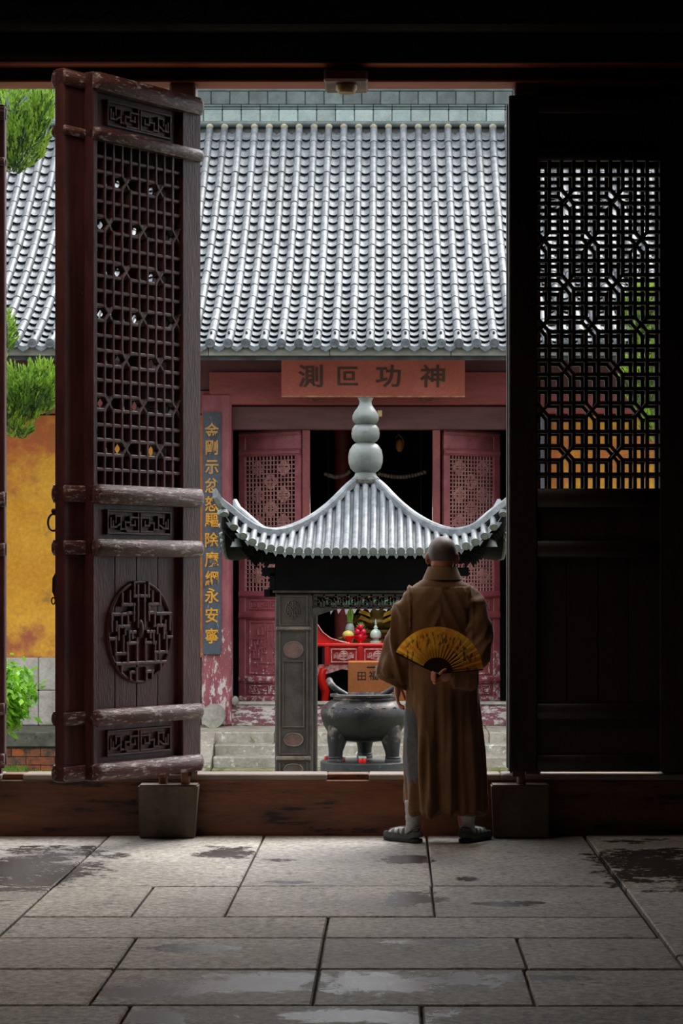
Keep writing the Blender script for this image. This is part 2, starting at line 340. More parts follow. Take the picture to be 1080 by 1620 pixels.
col = k.mix(k.math('MULTIPLY', w, .85), col, lin('#2a1c18'))
k.l(col, k.b.inputs['Base Color'])
ro = k.math('SUBTRACT', .50, k.math('MULTIPLY', damp, .2)); ro = k.math('ADD', k.math('MULTIPLY', ro, k.math('SUBTRACT', 1.0, w)), k.math('MULTIPLY', w, k.math('MULTIPLY', k.ramp(k.noise(v, 2.3, 4, .6), .35, .65), .26)), True); k.l(ro, k.b.inputs['Roughness'])
bp = k.n('ShaderNodeBump'); bp.inputs['Distance'].default_value = .006; k.l(k.math('SUBTRACT', .85, k.math('MULTIPLY', w, .45)), bp.inputs['Strength']); k.l(k.math('ADD', .5, k.math('MULTIPLY', w, .5)), k.b.inputs['Specular IOR Level'])
k.l(k.math('ADD', ns, k.math('MULTIPLY', nd, 1.5)), bp.inputs['Height']); k.l(bp.outputs[0], k.b.inputs['Normal']); M['paving'] = k.m

# ================================================================== NEAR HALL: setting
TY = 13.2                                             # inner face of the threshold
floor = MB().box(-7, 7, -3, 13.5, -.3, -.035).build('floor', M['hall_dark']); tag(floor, kind='structure')
def slab(x0, x1, y0, y1):
    r = random.Random(hash((round(x0*100), round(y0*100))))
    b = MB(); g = .005
    b.box(x0+g, x1-g, y0+.011, y1-.011, -.034, 0, .006)
    o = b.build('stone_slab', M['paving'], floor); c = Vector(((x0+x1)/2, (y0+y1)/2, 0))
    o.data.transform(Matrix.Translation(-c)); o.location = c; o.location.z = r.uniform(-.003, .002)
    o.rotation_euler = (r.uniform(-.0015, .0015), r.uniform(-.0015, .0015), r.uniform(-.003, .003))
def Yf(py): return EYE*F/(py-HY)
rows = [(TY, Yf(1402), [-1.615, -.73, .195, 1.09]), (Yf(1402), Yf(1451), [-1.615, -1.138, -.73, .187, 1.09]),
        (Yf(1451), Yf(1484), [-1.615, -.277, 1.09]), (Yf(1484), Yf(1533), [-1.615, -1.045, -.277, .51, 1.1]),
        (Yf(1533), Yf(1590), [-1.615, -1.046, -.275, .495, 1.1]), (Yf(1590), 6.9, [-1.615, -.9, .1, 1.1]),
        (6.9, 5.6, [-1.615, -.4, .5, 1.1]), (5.6, 4.2, [-1.615, -.8, .3, 1.1]), (4.2, 2.6, [-1.615, -.3, .6, 1.1]), (2.6, 1.0, [-1.615, -.7, .2, 1.1])]
for y1, y0, xs in rows:
    for a, b_ in zip(xs, xs[1:]): slab(a, b_, y0, y1)
for ys, xs in (([TY, 11.0, 9.3, 7.6, 5.9, 4.0, 2.0], [-3.4, -2.5, -1.618]), ([TY, 10.95, 9.0, 7.2, 5.3, 3.3, 1.5], [1.103, 2.1, 3.1])):
    for y1, y0 in zip(ys, ys[1:]):
        for a, b_ in zip(xs, xs[1:]): slab(a, b_, y0, y1)
def struct(name, b, m, smooth=None): return tag(b.build(name, m, smooth=smooth), kind='structure')
struct('wall_left', MB().box(-7.2, -7, -3, 13.5, -.3, 5.6), M['hall_dark'])
struct('wall_right', MB().box(7, 7.2, -3, 13.5, -.3, 5.6), M['hall_dark'])
struct('ceiling', MB().box(-7.2, 7.2, -3.2, 13.5, 5.6, 5.9), M['hall_dark'])
struct('wall_back', MB().box(-7.2, 7.2, -3.2, -3, -.3, 5.6), M['hall_dark'])
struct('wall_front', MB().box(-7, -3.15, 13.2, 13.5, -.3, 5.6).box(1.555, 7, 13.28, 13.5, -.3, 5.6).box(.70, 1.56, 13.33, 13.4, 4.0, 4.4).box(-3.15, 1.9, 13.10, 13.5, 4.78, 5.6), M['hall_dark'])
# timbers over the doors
lint = struct('trim_1', MB().box(-3.15, 1.9, 13.212, 13.40, 4.328, 4.78, .006), M['hall_dark']); MB().box(-3.15, 1.9, 13.21, 13.40, 4.31, 4.326, .004).build('lit_underside', M['beam_red'], lint); tag(lint, 'reddish door lintel across the top of the open doorway', 'lintel')  # front coloured dark for shade, red strip paints the light on the underside
rail_top = struct('trim_2', MB().box(-3.15, 1.9, 13.103, 13.208, 4.404, 4.56, .006), M['hall_dark']); MB().box(-3.15, 1.9, 13.10, 13.208, 4.39, 4.403, .004).build('lit_underside', M['beam_red'], rail_top); tag(rail_top, 'pivot beam with a lit red underside in front of the door lintel', 'beam')
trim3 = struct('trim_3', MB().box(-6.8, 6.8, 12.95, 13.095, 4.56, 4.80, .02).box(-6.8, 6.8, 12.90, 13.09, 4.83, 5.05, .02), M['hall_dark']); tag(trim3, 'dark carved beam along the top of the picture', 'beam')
for i in range(16): MB().prism([(-.16, 4.60), (-.10, 4.66), (-.04, 4.62), (.04, 4.62), (.10, 4.66), (.16, 4.60), (.12, 4.76), (-.12, 4.76)], 12.93, 12.952).build('carving', M['hall_dark'], trim3).location.x = -3.6+i*.48
bs = MB().box(SX(513, 13.2), SX(582, 13.2), 13.06, 13.40, 4.285, 4.355, .012); bs.build('latch_socket', M['old_wood'], lint)
MB().lathe([(.0, 0), (.045, 0), (.06, .02), (.06, .045), (.03, .06)], 16).build('pivot_knob', M['brass'], lint, 40, (SX(548, 13.2), 13.16, 4.235))
for X in (-1.20, .775):
    p = struct('trim_4' if X < 0 else 'trim_5', MB().box(X-.075, X+.075, 13.22, 13.39, .34, 4.31, .01), M['old_wood']); tag(p, 'dark door post behind the folded leaves on the %s' % ('left' if X < 0 else 'right'), 'post')
# threshold boards; the inner edge has shallow latch recesses
def threshold(name, x0, x1, notch, label):
    T = .35; t = thing(name, label, 'threshold', kind='structure'); b = MB()
    xs = [x0]+[q for n_ in notch for q in n_]+[x1]
    b.box(x0, x1, TY, TY+.20, -.3, T-.035, .004)
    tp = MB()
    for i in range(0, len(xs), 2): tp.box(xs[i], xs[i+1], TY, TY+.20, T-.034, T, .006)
    for n0, n1 in notch: b.box(n0+.001, n1-.001, TY+.05, TY+.198, T-.034, T-.002, .004)
    b.build('board', M['old_wood'], t); tp.build('top_board', M['worn_lit_top'], t)
    return t
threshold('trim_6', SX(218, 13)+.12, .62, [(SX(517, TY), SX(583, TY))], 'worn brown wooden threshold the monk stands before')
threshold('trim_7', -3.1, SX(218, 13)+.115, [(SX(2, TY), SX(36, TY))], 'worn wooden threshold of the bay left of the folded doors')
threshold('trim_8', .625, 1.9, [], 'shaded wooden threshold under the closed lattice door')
# pivot blocks
def pblock(x0, x1, xb0, xb1, zt, pins, label):
    t = thing('pivot_block', label, 'stone block', ((x0+x1)/2, 13.1, 0)); cx = (x0+x1)/2
    b = MB(); yf, yb = -.07, .095
    vs_ = [(xb0-cx, yf, 0), (xb1-cx, yf, 0), (x1-cx, yf, zt), (x0-cx, yf, zt), (xb0-cx, yb, 0), (xb1-cx, yb, 0), (x1-cx, yb, zt), (x0-cx, yb, zt)]
    b.add(vs_, [(0,1,2,3),(4,7,6,5),(3,2,6,7),(0,4,5,1),(1,5,6,2),(0,3,7,4)])
    bm = bmesh.new(); o = b.build('stone', M['block_stone'], t)
    bm.from_mesh(o.data); bmesh.ops.bevel(bm, geom=bm.edges, offset=.008, segments=2, affect='EDGES'); bm.to_mesh(o.data); bm.free()
    for px in pins:
        MB().cyl((0, 0, zt-.01), (0, 0, .375), .026, 14).build('pivot_pin', M['old_wood'], t, 40, (px-cx, .02 if px < -1.2 or px > .8 else -.02, 0))
ZB = SZ(1242, 13.03)
pblock(SX(218, 13.03), SX(313, 13.03), SX(220, 13.03), SX(307, 13.03), ZB, (-1.17, -1.30), 'grey stone pivot block under the two folded left doors')
pblock(SX(777, 13.03), SX(869, 13.03), SX(781, 13.03), SX(868, 13.03), ZB, (SX(824, 13.1),), 'grey stone pivot block right of the monk')

# ================================================================== door leaves
FW = .89; ST = .16; LW = .69; TH = .07
RAILS = [(4.09, 4.19), (3.826, 3.895), (1.87, 1.977), (1.588, 1.683), (.675, .765), (.38, .476)]
def bars(segs, w, y0, y1):
    b = MB(); Y1 = y1
    for i_, (a0, b0, a1, b1) in enumerate(segs):
        y1 = Y1+(i_ % 7)*w*.025*(1 if Y1 > y0 else -1)
        d = Vector((a1-a0, 0, b1-b0)); L = d.length
        if L < 1e-6: continue
        d.normalize(); n = Vector((-d.z, 0, d.x))*w/2; e = d*w/2
        A = Vector((a0, 0, b0))-e; B = Vector((a1, 0, b1))+e; h = w*.22*(1 if y1 > y0 else -1)
        vs_ = []
        for y, q in ((y0, 1.0), (y1-h, 1.0), (y1, .55)):
            for P, s in ((A, 1), (B, 1), (B, -1), (A, -1)):
                p = P+n*s*q; vs_.append((p.x, y, p.z))
        b.add(vs_, [(3, 2, 1, 0), (0, 1, 5, 4), (1, 2, 6, 5), (2, 3, 7, 6), (3, 0, 4, 7), (4, 5, 9, 8), (5, 6, 10, 9), (6, 7, 11, 10), (7, 4, 8, 11), (8, 9, 10, 11)])
    return b
FRET = [(.04, -.8, .04, .8), (.04, .45, .30, .45), (.30, .45, .30, -.25), (.30, -.25, .16, -.25), (.16, -.25, .16, .1), (.30, 0, .46, 0), (.46, 0, .46, -.6), (.46, -.6, .60, -.6), (.60, -.6, .60, .55),
        (.60, .55, .76, .55), (.76, .55, .76, .0), (.60, -.1, .72, -.35), (.76, -.45, .92, -.45), (.92, -.45, .92, .3), (.84, .05, .84, -.45), (.04, -.8, .4, -.8)]
MED = [(.10, .92, .10, .12), (0, .72, .22, .72), (.22, .98, .22, .72), (.36, .80, .36, .55), (.24, .55, .60, .55), (.60, .55, .60, .75), (.24, .55, .24, .25), (.24, .38, .42, .38), (.42, .38, .42, .18),
       (.50, .36, .92, .36), (.92, .36, .92, .05), (.62, .36, .62, .12), (.42, .12, .72, .12), (.72, .12, .72, -.12), (.50, -.02, .50, .12), (.20, .0, .38, 0), (.38, 0, .38, -.22), (.14, -.16, .14, -.62),
       (.14, -.22, .44, -.22), (.44, -.22, .44, -.62), (0, -.62, .44, -.62), (.56, -.08, .56, -.42), (.44, -.42, .80, -.42), (.80, -.42, .80, -.10), (.86, -.12, .97, -.12), (.62, -.62, .62, -.74), (.52, -.62, .76, -.62),
       (.16, -.95, .16, -.74), (.16, -.80, .34, -.80), (.34, -.80, .34, -.92), (.28, .0, .28, -.1), (.78, .2, .78, .06)]
def sym(segs): return segs+[(-a, b, -c, d) for a, b, c, d in segs]
def scaled(segs, cx, cz, hx, hz): return [(cx+a*hx, cz+b*hz, cx+c*hx, cz+d*hz) for a, b, c, d in segs]
def railmesh(z0, z1, w, y0, proud):
    prof = []; h = z1-z0
    for a, q in ((0, 0), (.02, .55), (.16, .72), (.30, .95), (.5, 1.0), (.70, .95), (.84, .72), (.98, .55), (1, 0)): prof.append((q, z0+a*h))
    rings = []
    for x, s in ((0, .35), (.012, .8), (.035, 1), (w-.035, 1), (w-.012, .8), (w, .35)):
        zc = (z0+z1)/2; sc = .82 if s < .5 else (.94 if s < .9 else 1)
        rings.append([(x, y0+q*proud*s, zc+(z-zc)*sc) for q, z in prof]+[(x, y0-.02, zc+(z1-zc)*sc), (x, y0-.02, zc-(zc-z0)*sc)])
    return MB().loft(rings)
_leaf_cache = {}
def lattice_geo():
    if 'lat' in _leaf_cache: return _leaf_cache['lat']
    nx, nz = 10, 23; x0 = ST; z0 = 1.977; cw = LW/nx; chh = (3.826-1.977)/nz
    nodes = []
    for i, k_ in enumerate(range(2, nz, 3)):
        for c in ((2, 6) if i % 2 == 0 else (0, 4, 8)): nodes.append((c, k_))
    S = set(nodes); out = []; w = .021; ya, yb = .018, .058
    for i in range(1, nx):
        segs = []; s = None
        for k_ in range(nz):
            cut = (i-1, k_) in S or (i, k_) in S
            if not cut and s is None: s = k_
            if (cut or k_ == nz-1) and s is not None:
                segs.append((x0+i*cw, z0+s*chh, x0+i*cw, z0+(k_ if cut else nz)*chh)); s = None
        out.append(bars(segs, w, ya, yb))
    for j in range(1, nz):
        segs = []; s = None
        for c in range(nx):
            cut = (c, j-1) in S or (c, j) in S
            if not cut and s is None: s = c
            if (cut or c == nx-1) and s is not None:
                segs.append((x0+s*cw, z0+j*chh, x0+(c if cut else nx)*cw, z0+j*chh)); s = None
        out.append(bars(segs, w, ya+.001, yb-.001))
    for c, k_ in nodes:
        a, b_ = x0+c*cw, z0+k_*chh
        out.append(bars([(a, b_, a+cw, b_+chh), (a, b_+chh, a+cw, b_)], w*.9, ya+.002, yb-.002))
    _leaf_cache['lat'] = out; return out
def leaf(name, mirror, label, loc, rz, rings=False, plain=False):
    ST, FW = (.035, .89) if rings else ((.16, 1.01) if plain else (.16, .89)); dxl = ST-.16
    lac, wr = (M['shaded_lacquer'],)*2 if plain else (M['dark_lacquer'], M['worn_glint_rail'])
    root = thing(name, label, 'door', loc, rz, kind='structure'); sgn = -1 if mirror else 1
    MX = Matrix.Scale(-1, 4, Vector((1, 0, 0))) if mirror else Matrix.Identity(4)
    def mk(nm, b, m, par=root, smooth=None):
        key = (nm, plain, len(b.v), mirror, round(sum(p[2] for p in b.v[:40]), 3), round(sum(p[0] for p in b.v), 3))
        if key not in _leaf_cache:
            q = MB().merge(b, MX); _leaf_cache[key] = q.mesh(nm, m, smooth)
        return link(nm, _leaf_cache[key], par)
    mk('stile', MB().box(0, ST, 0, TH, .38, 4.19, .006), lac)
    mk('stile', MB().box(ST+LW, FW, 0, TH, .38, 4.19, .0061), lac)
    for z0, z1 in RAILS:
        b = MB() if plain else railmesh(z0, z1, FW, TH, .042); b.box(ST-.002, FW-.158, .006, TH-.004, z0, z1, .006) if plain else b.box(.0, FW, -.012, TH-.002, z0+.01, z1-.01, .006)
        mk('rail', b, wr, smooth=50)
    for (z0, z1) in ((3.895, 4.09), (1.683, 1.87), (.476, .675)):
        p = mk('panel', MB().box(ST-.005, ST+LW+.005, .02, .036, z0-.01, z1+.01), lac)
        if plain: continue
        cx, cz, hx, hz = ST+LW/2-.01, (z0+z1)/2, .255, (z1-z0)*.33
        seg = scaled(sym(FRET), cx, cz, hx, hz)+[(cx-hx, cz-hz, cx+hx, cz-hz), (cx-hx, cz+hz, cx+hx, cz+hz), (cx-hx, cz-hz, cx-hx, cz+hz), (cx+hx, cz-hz, cx+hx, cz+hz)]
        mk('fretwork', bars(seg, .013, .034, .052), lac, p)
    z0, z1 = .765, 1.588
    for i in range(4):
        xa = ST-.005+i*(LW+.01)/4; p = mk('board', MB().box(xa+.0015, xa+(LW+.01)/4-.0015, .018, .036+.001*(i % 2), z0-.01, z1+.01, .003), lac)
    cx, cz = ST+LW/2-.02, 1.175; R = .275
    b = MB(); b.tube([(cx+R*.94*cos(a*2*pi/40), .04, cz+R*sin(a*2*pi/40)) for a in range(40)], .0105, 8, closed=True)
    seg = [s for s in scaled(sym(MED), cx, cz, R*.94, R)]
    b.merge(bars(seg, .020, .034, .056))
    b.ball((cx, .045, cz+.02), (.022, .02, .05), 10, 8)
    if not plain: mk('medallion', b, lac, smooth=40)
    lat = link('lattice', None, root)
    for b in lattice_geo():
        if dxl: b = MB().merge(b, Matrix.Translation((dxl, 0, 0)))
        mk('lattice_bar', b, lac, lat)
    if rings:
        xr = sgn*(FW-.03)
        h = link('ring_handle', MB().tube([(xr+.0*sin(a), TH+.035+.04*cos(a*2*pi/20), 1.80+.045*sin(a*2*pi/20)-.03) for a in range(20)], .006, 8, closed=True).mesh('ring_handle', M['iron'], 50), root)
        MB().ball((xr, TH+.03, 1.83), .016).build('ring_boss', M['iron'], h, 50)
        hp = MB().tube([(xr, TH+.01, 1.50), (xr, TH+.028, 1.47), (xr, TH+.03, 1.40), (xr, TH+.012, 1.36)], [.008, .011, .011, .008], 8)
        hp.tube([(xr, TH+.035+.014*cos(a*2*pi/12), 1.35+.018*sin(a*2*pi/12)) for a in range(12)], .004, 6, closed=True)
        hp.build('hasp', M['iron'], root, 50)
    MB().box(sgn*.02, sgn*.07, .01, .06, .352, .385).build('pivot_foot', M['old_wood'], root)
    return root
# opened central leaf, seen from its carved outer face
A = Vector((-1.083, 13.10, 0)); B = Vector((-1.594, 12.39, 0)); d = (B-A).normalized(); th = math.atan2(d.y, d.x)
n_ = Vector((-d.y, d.x, 0))
leaf('door_1', False, 'carved brown lattice door leaf swung open left of the doorway, round fret medallion below', A-n_*TH, th)
d2 = Vector((-.575, -.818, 0)).normalized(); n2_ = Vector((d2.y, -d2.x, 0))
B2 = Vector((SX(86, 12.33), 12.33, 0)); P2 = B2-d2*FW
leaf('door_2', True, 'dark door leaf seen edge-on with ring handle, behind the carved open leaf', P2-n2_*TH, math.atan2(-d2.y, -d2.x), rings=True)
XR = SX(804, 13.05)
leaf('door_3', True, 'plain lattice door leaf darkened for shade, folded back flat right of the monk', (XR, 13.07, 0), pi, plain=True)
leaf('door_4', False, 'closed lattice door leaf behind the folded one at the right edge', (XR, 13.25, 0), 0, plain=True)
leaf('door_5', True, 'closed door leaf at the left edge of the picture', (SX(5, 13.2), 13.25, 0), 0)

# ================================================================== COURTYARD
GZ = -1.2; FZ = -.63                                  # courtyard level, terrace level
struct('ground', MB().box(-16, 16, 13.5, 31.6, GZ-.2, GZ).box(-16, 16, 31.6, 60, GZ-.2, FZ-.1), M['ground'])
tag(bpy.data.objects['ground'], 'mossy grey courtyard ground beyond the threshold', 'ground')
# terrace with its steps
TF = 31.5
ter = thing('terrace', 'pale stone terrace with mossy steps under the far hall', 'terrace', kind='structure')
xr0, xr1 = SX(341, TF), 3.2
x = -12.0; i = 0
while x < 9:
    L = random.uniform(1.3, 1.9); MB().box(x+.004, x+L-.004, TF, 33.4, FZ-.2, FZ, .012).build('coping_stone', M['ledge_stone'] if x < -3 else M['step_stone'], ter); x += L
def brickwork(x0, x1):
    h = .115; z = GZ; r = 0
    while z+h < FZ-.2+.001:
        x = x0-(r % 2)*.2
        while x < x1:
            a, b_ = max(x, x0), min(x+.4, x1)
            if b_-a > .05: yield (a, b_, z, z+h)
            x += .4
        z += h; r += 1
for a, b_, z0, z1 in list(brickwork(-6.4, -3.0)): MB().box(a+.005, b_-.005, TF+.05+random.uniform(-.008, .008), TF+.3, z0+.005, z1-.004, .006).build('brick', M['old_brick'], ter)
MB().box(-12, 9, TF+.07, 33.3, GZ, FZ-.2).build('core', M['ledge_stone'], ter)
sh = (FZ-GZ)/4
for j in range(3):
    zt = FZ-sh*(j+1); y1 = TF-.3*j; y0 = y1-.32; cuts = [xr0]
    while cuts[-1] < xr1-1.2: cuts.append(cuts[-1]+random.uniform(.9, 1.8))
    cuts.append(xr1)
    for a, b_ in zip(cuts, cuts[1:]): MB().box(a+.004, b_-.004, y0, y1+.01, GZ, zt, .02).build('step_stone', M['mossy_stone'] if j == 2 else M['step_stone'], ter)
for x0, x1 in ((xr0-.28, xr0-.005), (xr1+.005, xr1+.28)):
    MB().prism([(TF-.98, GZ), (TF-.98, GZ+.12), (TF, FZ), (TF, GZ)], x0, x1, 'x').build('side_stone', M['step_stone'], ter)
# moss
b = MB(); r = random.Random(3)
for i in range(2600):
    x = r.uniform(-5.6, -4.2); y = r.uniform(30.2, 31.5); h = r.uniform(.03, .09)*(1.8 if x < -4.95 else 1); a = r.uniform(0, pi); w = .02
    b.add([(x-w*cos(a), y-w*sin(a), GZ), (x+w*cos(a), y+w*sin(a), GZ), (x+r.uniform(-.03, .03), y+r.uniform(-.03, .03), GZ+h)], [(0, 1, 2)])
tag(b.build('moss', M['moss']), 'low green moss and grass at the foot of the brick terrace', 'moss', kind='stuff')

# ================================================================== FAR HALL
hall = thing('temple_hall', 'red temple hall with grey tiled roof and yellow side walls across the courtyard', 'building', (-.29, 33, FZ))
HX, HYY = -.29, 33.0
def hp(name, b, m, smooth=None, parent=None):        # geometry given in world coordinates
    p = parent or hall; off = Vector((HX, HYY, FZ)); q = p
    o = b.build(name, m, p, smooth)
    o.data.transform(Matrix.Translation(-off)); return o
WY = 33.0
zc = SZ(680, WY)                                     # head of the doors
colL, colR = SX(344, WY), SX(828, WY)
hp('yellow_wall', MB().box(-8.5, colL-.2, WY+.02, WY+.35, .34, 3.8), M['yellow_wall']); hp('yellow_wall', MB().box(colR+.36, 7.5, WY+.02, WY+.35, .34, 3.8), M['yellow_wall'])
hp('plaster_strip', MB().box(colR+.2, colR+.36, WY, WY+.3, -.6, 3.8), M['plaster_grey'])
for x0, x1 in ((-8.5, colL-.25), (colR+.36, 7.5)):
    n = int((x1-x0)/1.1); w = (x1-x0)/n
    for k_ in range(n):
        for z0, z1, o_ in ((FZ, FZ+.5, 0), (FZ+.5, .34, .45)):
            a = x0+k_*w+o_*w*.0; hp('dado_stone', MB().box(a+.004, a+w-.004, WY-.06+(.01 if o_ else 0), WY+.3, z0+.004, z1-.003, .012), M['pale_stone'])
for cx in (colL, colR):
    hp('column', MB().box(cx-.21, cx+.21, WY-.22, WY+.2, FZ, 4.1, .03), M['peeling_red'])
for px in (484, 690): hp('door_post', MB().box(SX(px, WY)-.055, SX(px, WY)+.055, WY-.02, WY+.14, -.32, zc, .008), M['red_paint'])
hp('sill', MB().box(colL+.2, colR-.2, WY-.1, WY+.12, FZ, SZ(1114, WY), .01), M['pink_peel'])
hp('sill_cap', MB().box(colL+.2, colR-.2, WY-.14, WY+.16, SZ(1114, WY), SZ(1110, WY), .006), M['pale_stone'])
for cx, r_ in ((SX(337, 32.5), .165), (SX(828, 32.5), .165)):
    hp('drum_stone', MB().cyl((cx, 32.45, FZ+.16), (cx, 32.72, FZ+.16), r_, 24), M['pale_stone'], 40)
hp('pivot_stone', MB().ball((SX(372, 32.8), 32.8, FZ+.36), (.05, .05, .07)), M['pale_stone'], 40)
hp('door_head', MB().box(colL+.2, colR-.2, WY-.05, WY+.15, zc, SZ(643, WY), .01), M['maroon'])
hp('architrave', MB().box(colL-.1, colR+.1, WY-.20, WY+.1, SZ(640, 32.8), SZ(588, 32.8), .012), M['red_beam'])
hp('architrave', MB().box(-8.5, colL-.1, WY-.06, WY+.2, 3.82, 4.15, .012), M['red_beam']); hp('architrave', MB().box(colR+.1, 7.5, WY-.06, WY+.2, 3.82, 4.15, .012), M['red_beam'])
hp('fascia', MB().box(-8.5, 7.5, WY-.12, WY+.2, 4.155, 4.9, .01), M['maroon'])
for x0 in [SX(330, 31.1)+q*1.63 for q in range(-3, 6)]:
    hp('eave_board', MB().box(x0+.004, x0+1.626, 31.05, 31.115, SZ(563, 31.1), SZ(550, 31.1), .004), M['eave_board'])
hp('rafter_ceiling', MB().add([(-8.5, 31.14, SZ(562, 31.1)), (7.5, 31.14, SZ(562, 31.1)), (7.5, 33.1, 4.95), (-8.5, 33.1, 4.95), (-8.5, 31.14, 4.53), (7.5, 31.14, 4.53), (7.5, 33.1, 5.2), (-8.5, 33.1, 5.2)],
   [(0,1,2,3),(4,7,6,5),(0,4,5,1),(3,2,6,7),(0,3,7,4),(1,5,6,2)]), M['red_paint'])
# dark room behind the doors
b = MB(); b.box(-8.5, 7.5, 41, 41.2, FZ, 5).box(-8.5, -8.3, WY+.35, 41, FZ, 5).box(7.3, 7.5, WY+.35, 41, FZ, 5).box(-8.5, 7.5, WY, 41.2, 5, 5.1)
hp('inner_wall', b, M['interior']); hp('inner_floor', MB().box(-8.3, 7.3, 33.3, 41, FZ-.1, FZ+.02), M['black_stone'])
# roof
EY, EZ, RY = 31.0, SZ(545, 31.0), 37.0; RZ = SZ(205, 37.0)
qa = .40; qb = (RZ-EZ-6*qa)/36
def rz_(t): return EZ+qa*t+qb*t*t
tab = [(0, 0)]; 
for i in range(1, 601):
    t = i*.01; t0 = t-.01; tab.append((tab[-1][0]+sqrt(.0001+(rz_(t)-rz_(t0))**2), t))
AL = tab[-1][0]
def arc(s):
    import bisect
    i = bisect.bisect_left(tab, (s, 0)); i = min(max(i, 1), 600); t = tab[i][1]
    return Vector((0, EY+t, rz_(t))), math.atan(qa+2*qb*t)
b = MB(); N_ = 30
top = [(EY+6*i/N_, rz_(6*i/N_)-.06) for i in range(N_+1)]; top = [(max(y, EY+.12), z) for y, z in top]; poly = top+[(44.5, EZ-.1), (44.5, EZ-.25)]+[(y, z-.14) for y, z in top[::-1]]
b.prism(poly, -8.5, 7.5, 'x'); roof = hp('roof', b, M['roof_under'])
SP = .2384; X0 = -2.4415
cols = [X0+SP*i for i in range(-17, 30)]
NT = 16; LT = AL/NT; NP = 29; LP = AL/NP
def arcpts(r, a0, a1, n): return [(r*cos(a0+(a1-a0)*i/n), r*sin(a0+(a1-a0)*i/n)) for i in range(n+1)]
o_ = [(.060, -.03)]+arcpts(.060, 0, pi, 8)+[(-.060, -.03)]; rings = []
for y, s in ((0, 1.0), (.01, 1.02), (LT*.96, .95), (LT*1.03, .90)): rings.append([(x*s, y, z*s) for x, z in o_])
tubeM = MB().loft(rings); tubeM = tubeM.mesh('tube_tile', M['roof_tile'], 45)
pw = .074; cur = [(-pw, .030), (-pw*.5, .008), (0, 0), (pw*.5, .008), (pw, .030)]; th_ = .009
rings = [[(x, y, z+dz) for x, z in cur]+[(x, y, z+dz-th_) for x, z in cur[::-1]] for y, dz in ((0, .036), (LP*1.02, 0))]
panM = MB().loft(rings).mesh('pan_tile', M['pan_tile'], 40)
b = MB(); b.cyl((0, -.012, 0), (0, .03, 0), .066, 20); b.tube([(.056*cos(a*pi/10), -.014, .056*sin(a*pi/10)) for a in range(20)], .007, 6, closed=True)
b.merge(bars(sym([(0, .02, .02, .02), (.02, .02, .02, -.02), (.02, -.02, .005, -.02), (-.03, 0, .03, 0), (.035, .01, .035, -.02)]), .007, -.012, -.02))
discM = b.mesh('eave_disc', M['disc_tile'], 40)
dripM = MB().prism([(-.08, .03), (-.04, .012), (0, .006), (.04, .012), (.08, .03), (.08, -.005), (.055, -.03), (.02, -.05), (0, -.062), (-.02, -.05), (-.055, -.03), (-.08, -.005)], -.01, .008).mesh('drip_tile', M['disc_tile'])
nailM = MB().lathe([(.016, 0), (.018, .02), (.012, .035)], 8).mesh('tile_nail', M['ink_black'], 40)
off = Vector((HX, HYY, FZ)); restT = MB(); restP = MB()
tv = [tuple(v.co) for v in tubeM.vertices]; tf = [list(p.vertices) for p in tubeM.polygons]
pv = [tuple(v.co) for v in panM.vertices]; pf = [list(p.vertices) for p in panM.polygons]
vis = [x for x in cols if -2.65 < x < 1.75]
ct = cp = 0
for ci, x in enumerate(cols):
    jx = random.uniform(-.004, .004)
    for j in range(NT):
        p, a = arc(j*LT); p.x = x+jx+random.uniform(-.003, .003); p.z += .022
        Mx = Matrix.Translation(p)@Matrix.Rotation(a+random.uniform(-.01, .01), 4, 'X')
        if x in vis and ct < 300: link('tube_tile', tubeM, roof, M=Matrix.Translation(-off)@Mx); ct += 1
        else: restT.add(tv, tf, Mx)
    p, a = arc(0); link('eave_disc', discM, roof, M=Matrix.Translation(-off)@Matrix.Translation((x, EY-.015, p.z+.012)))
    p, a = arc(LT*.45); p.x = x; p.z += .085; link('tile_nail', nailM, roof, M=Matrix.Translation(-off)@Matrix.Translation(p))
    xp = x+SP/2
    link('drip_tile', dripM, roof, M=Matrix.Translation(-off)@Matrix.Translation((xp, EY-.01, EZ-.035)))
for j in range(NP):
    for x in cols:
        p, a = arc(j*LP); p.x = x+SP/2+random.uniform(-.004, .004); p.z += -.062
        Mx = Matrix.Translation(p)@Matrix.Rotation(a+random.uniform(-.02, .02), 4, 'X')@Matrix.Rotation(random.uniform(-.03, .03), 4, 'Z')
        if x in vis and cp < 300: link('pan_tile', panM, roof, M=Matrix.Translation(-off)@Mx); cp += 1
        else: restP.add(pv, pf, Mx)
tag(hp('tube_tiling', restT, M['roof_tile'], 45, roof), kind='stuff'); tag(hp('pan_tiling', restP, M['pan_tile'], 40, roof), kind='stuff')
b = MB()
for x in cols: b.ball((x, RY-.02, RZ+.04), (.06, .07, .05), 8, 6); b.cyl((x, RY+.03, RZ+.03), (x, RY+.03, RZ+.16), .016, 6, .004)
tag(hp('ridge_mortar', b, M['mortar'], 50, roof), kind='stuff')
ridge = hp('ridge', MB().box(-8.5, 7.5, RY+.10, RY+.5, RZ-.5, RZ+.62), M['ridge_dark'])
rw = .302
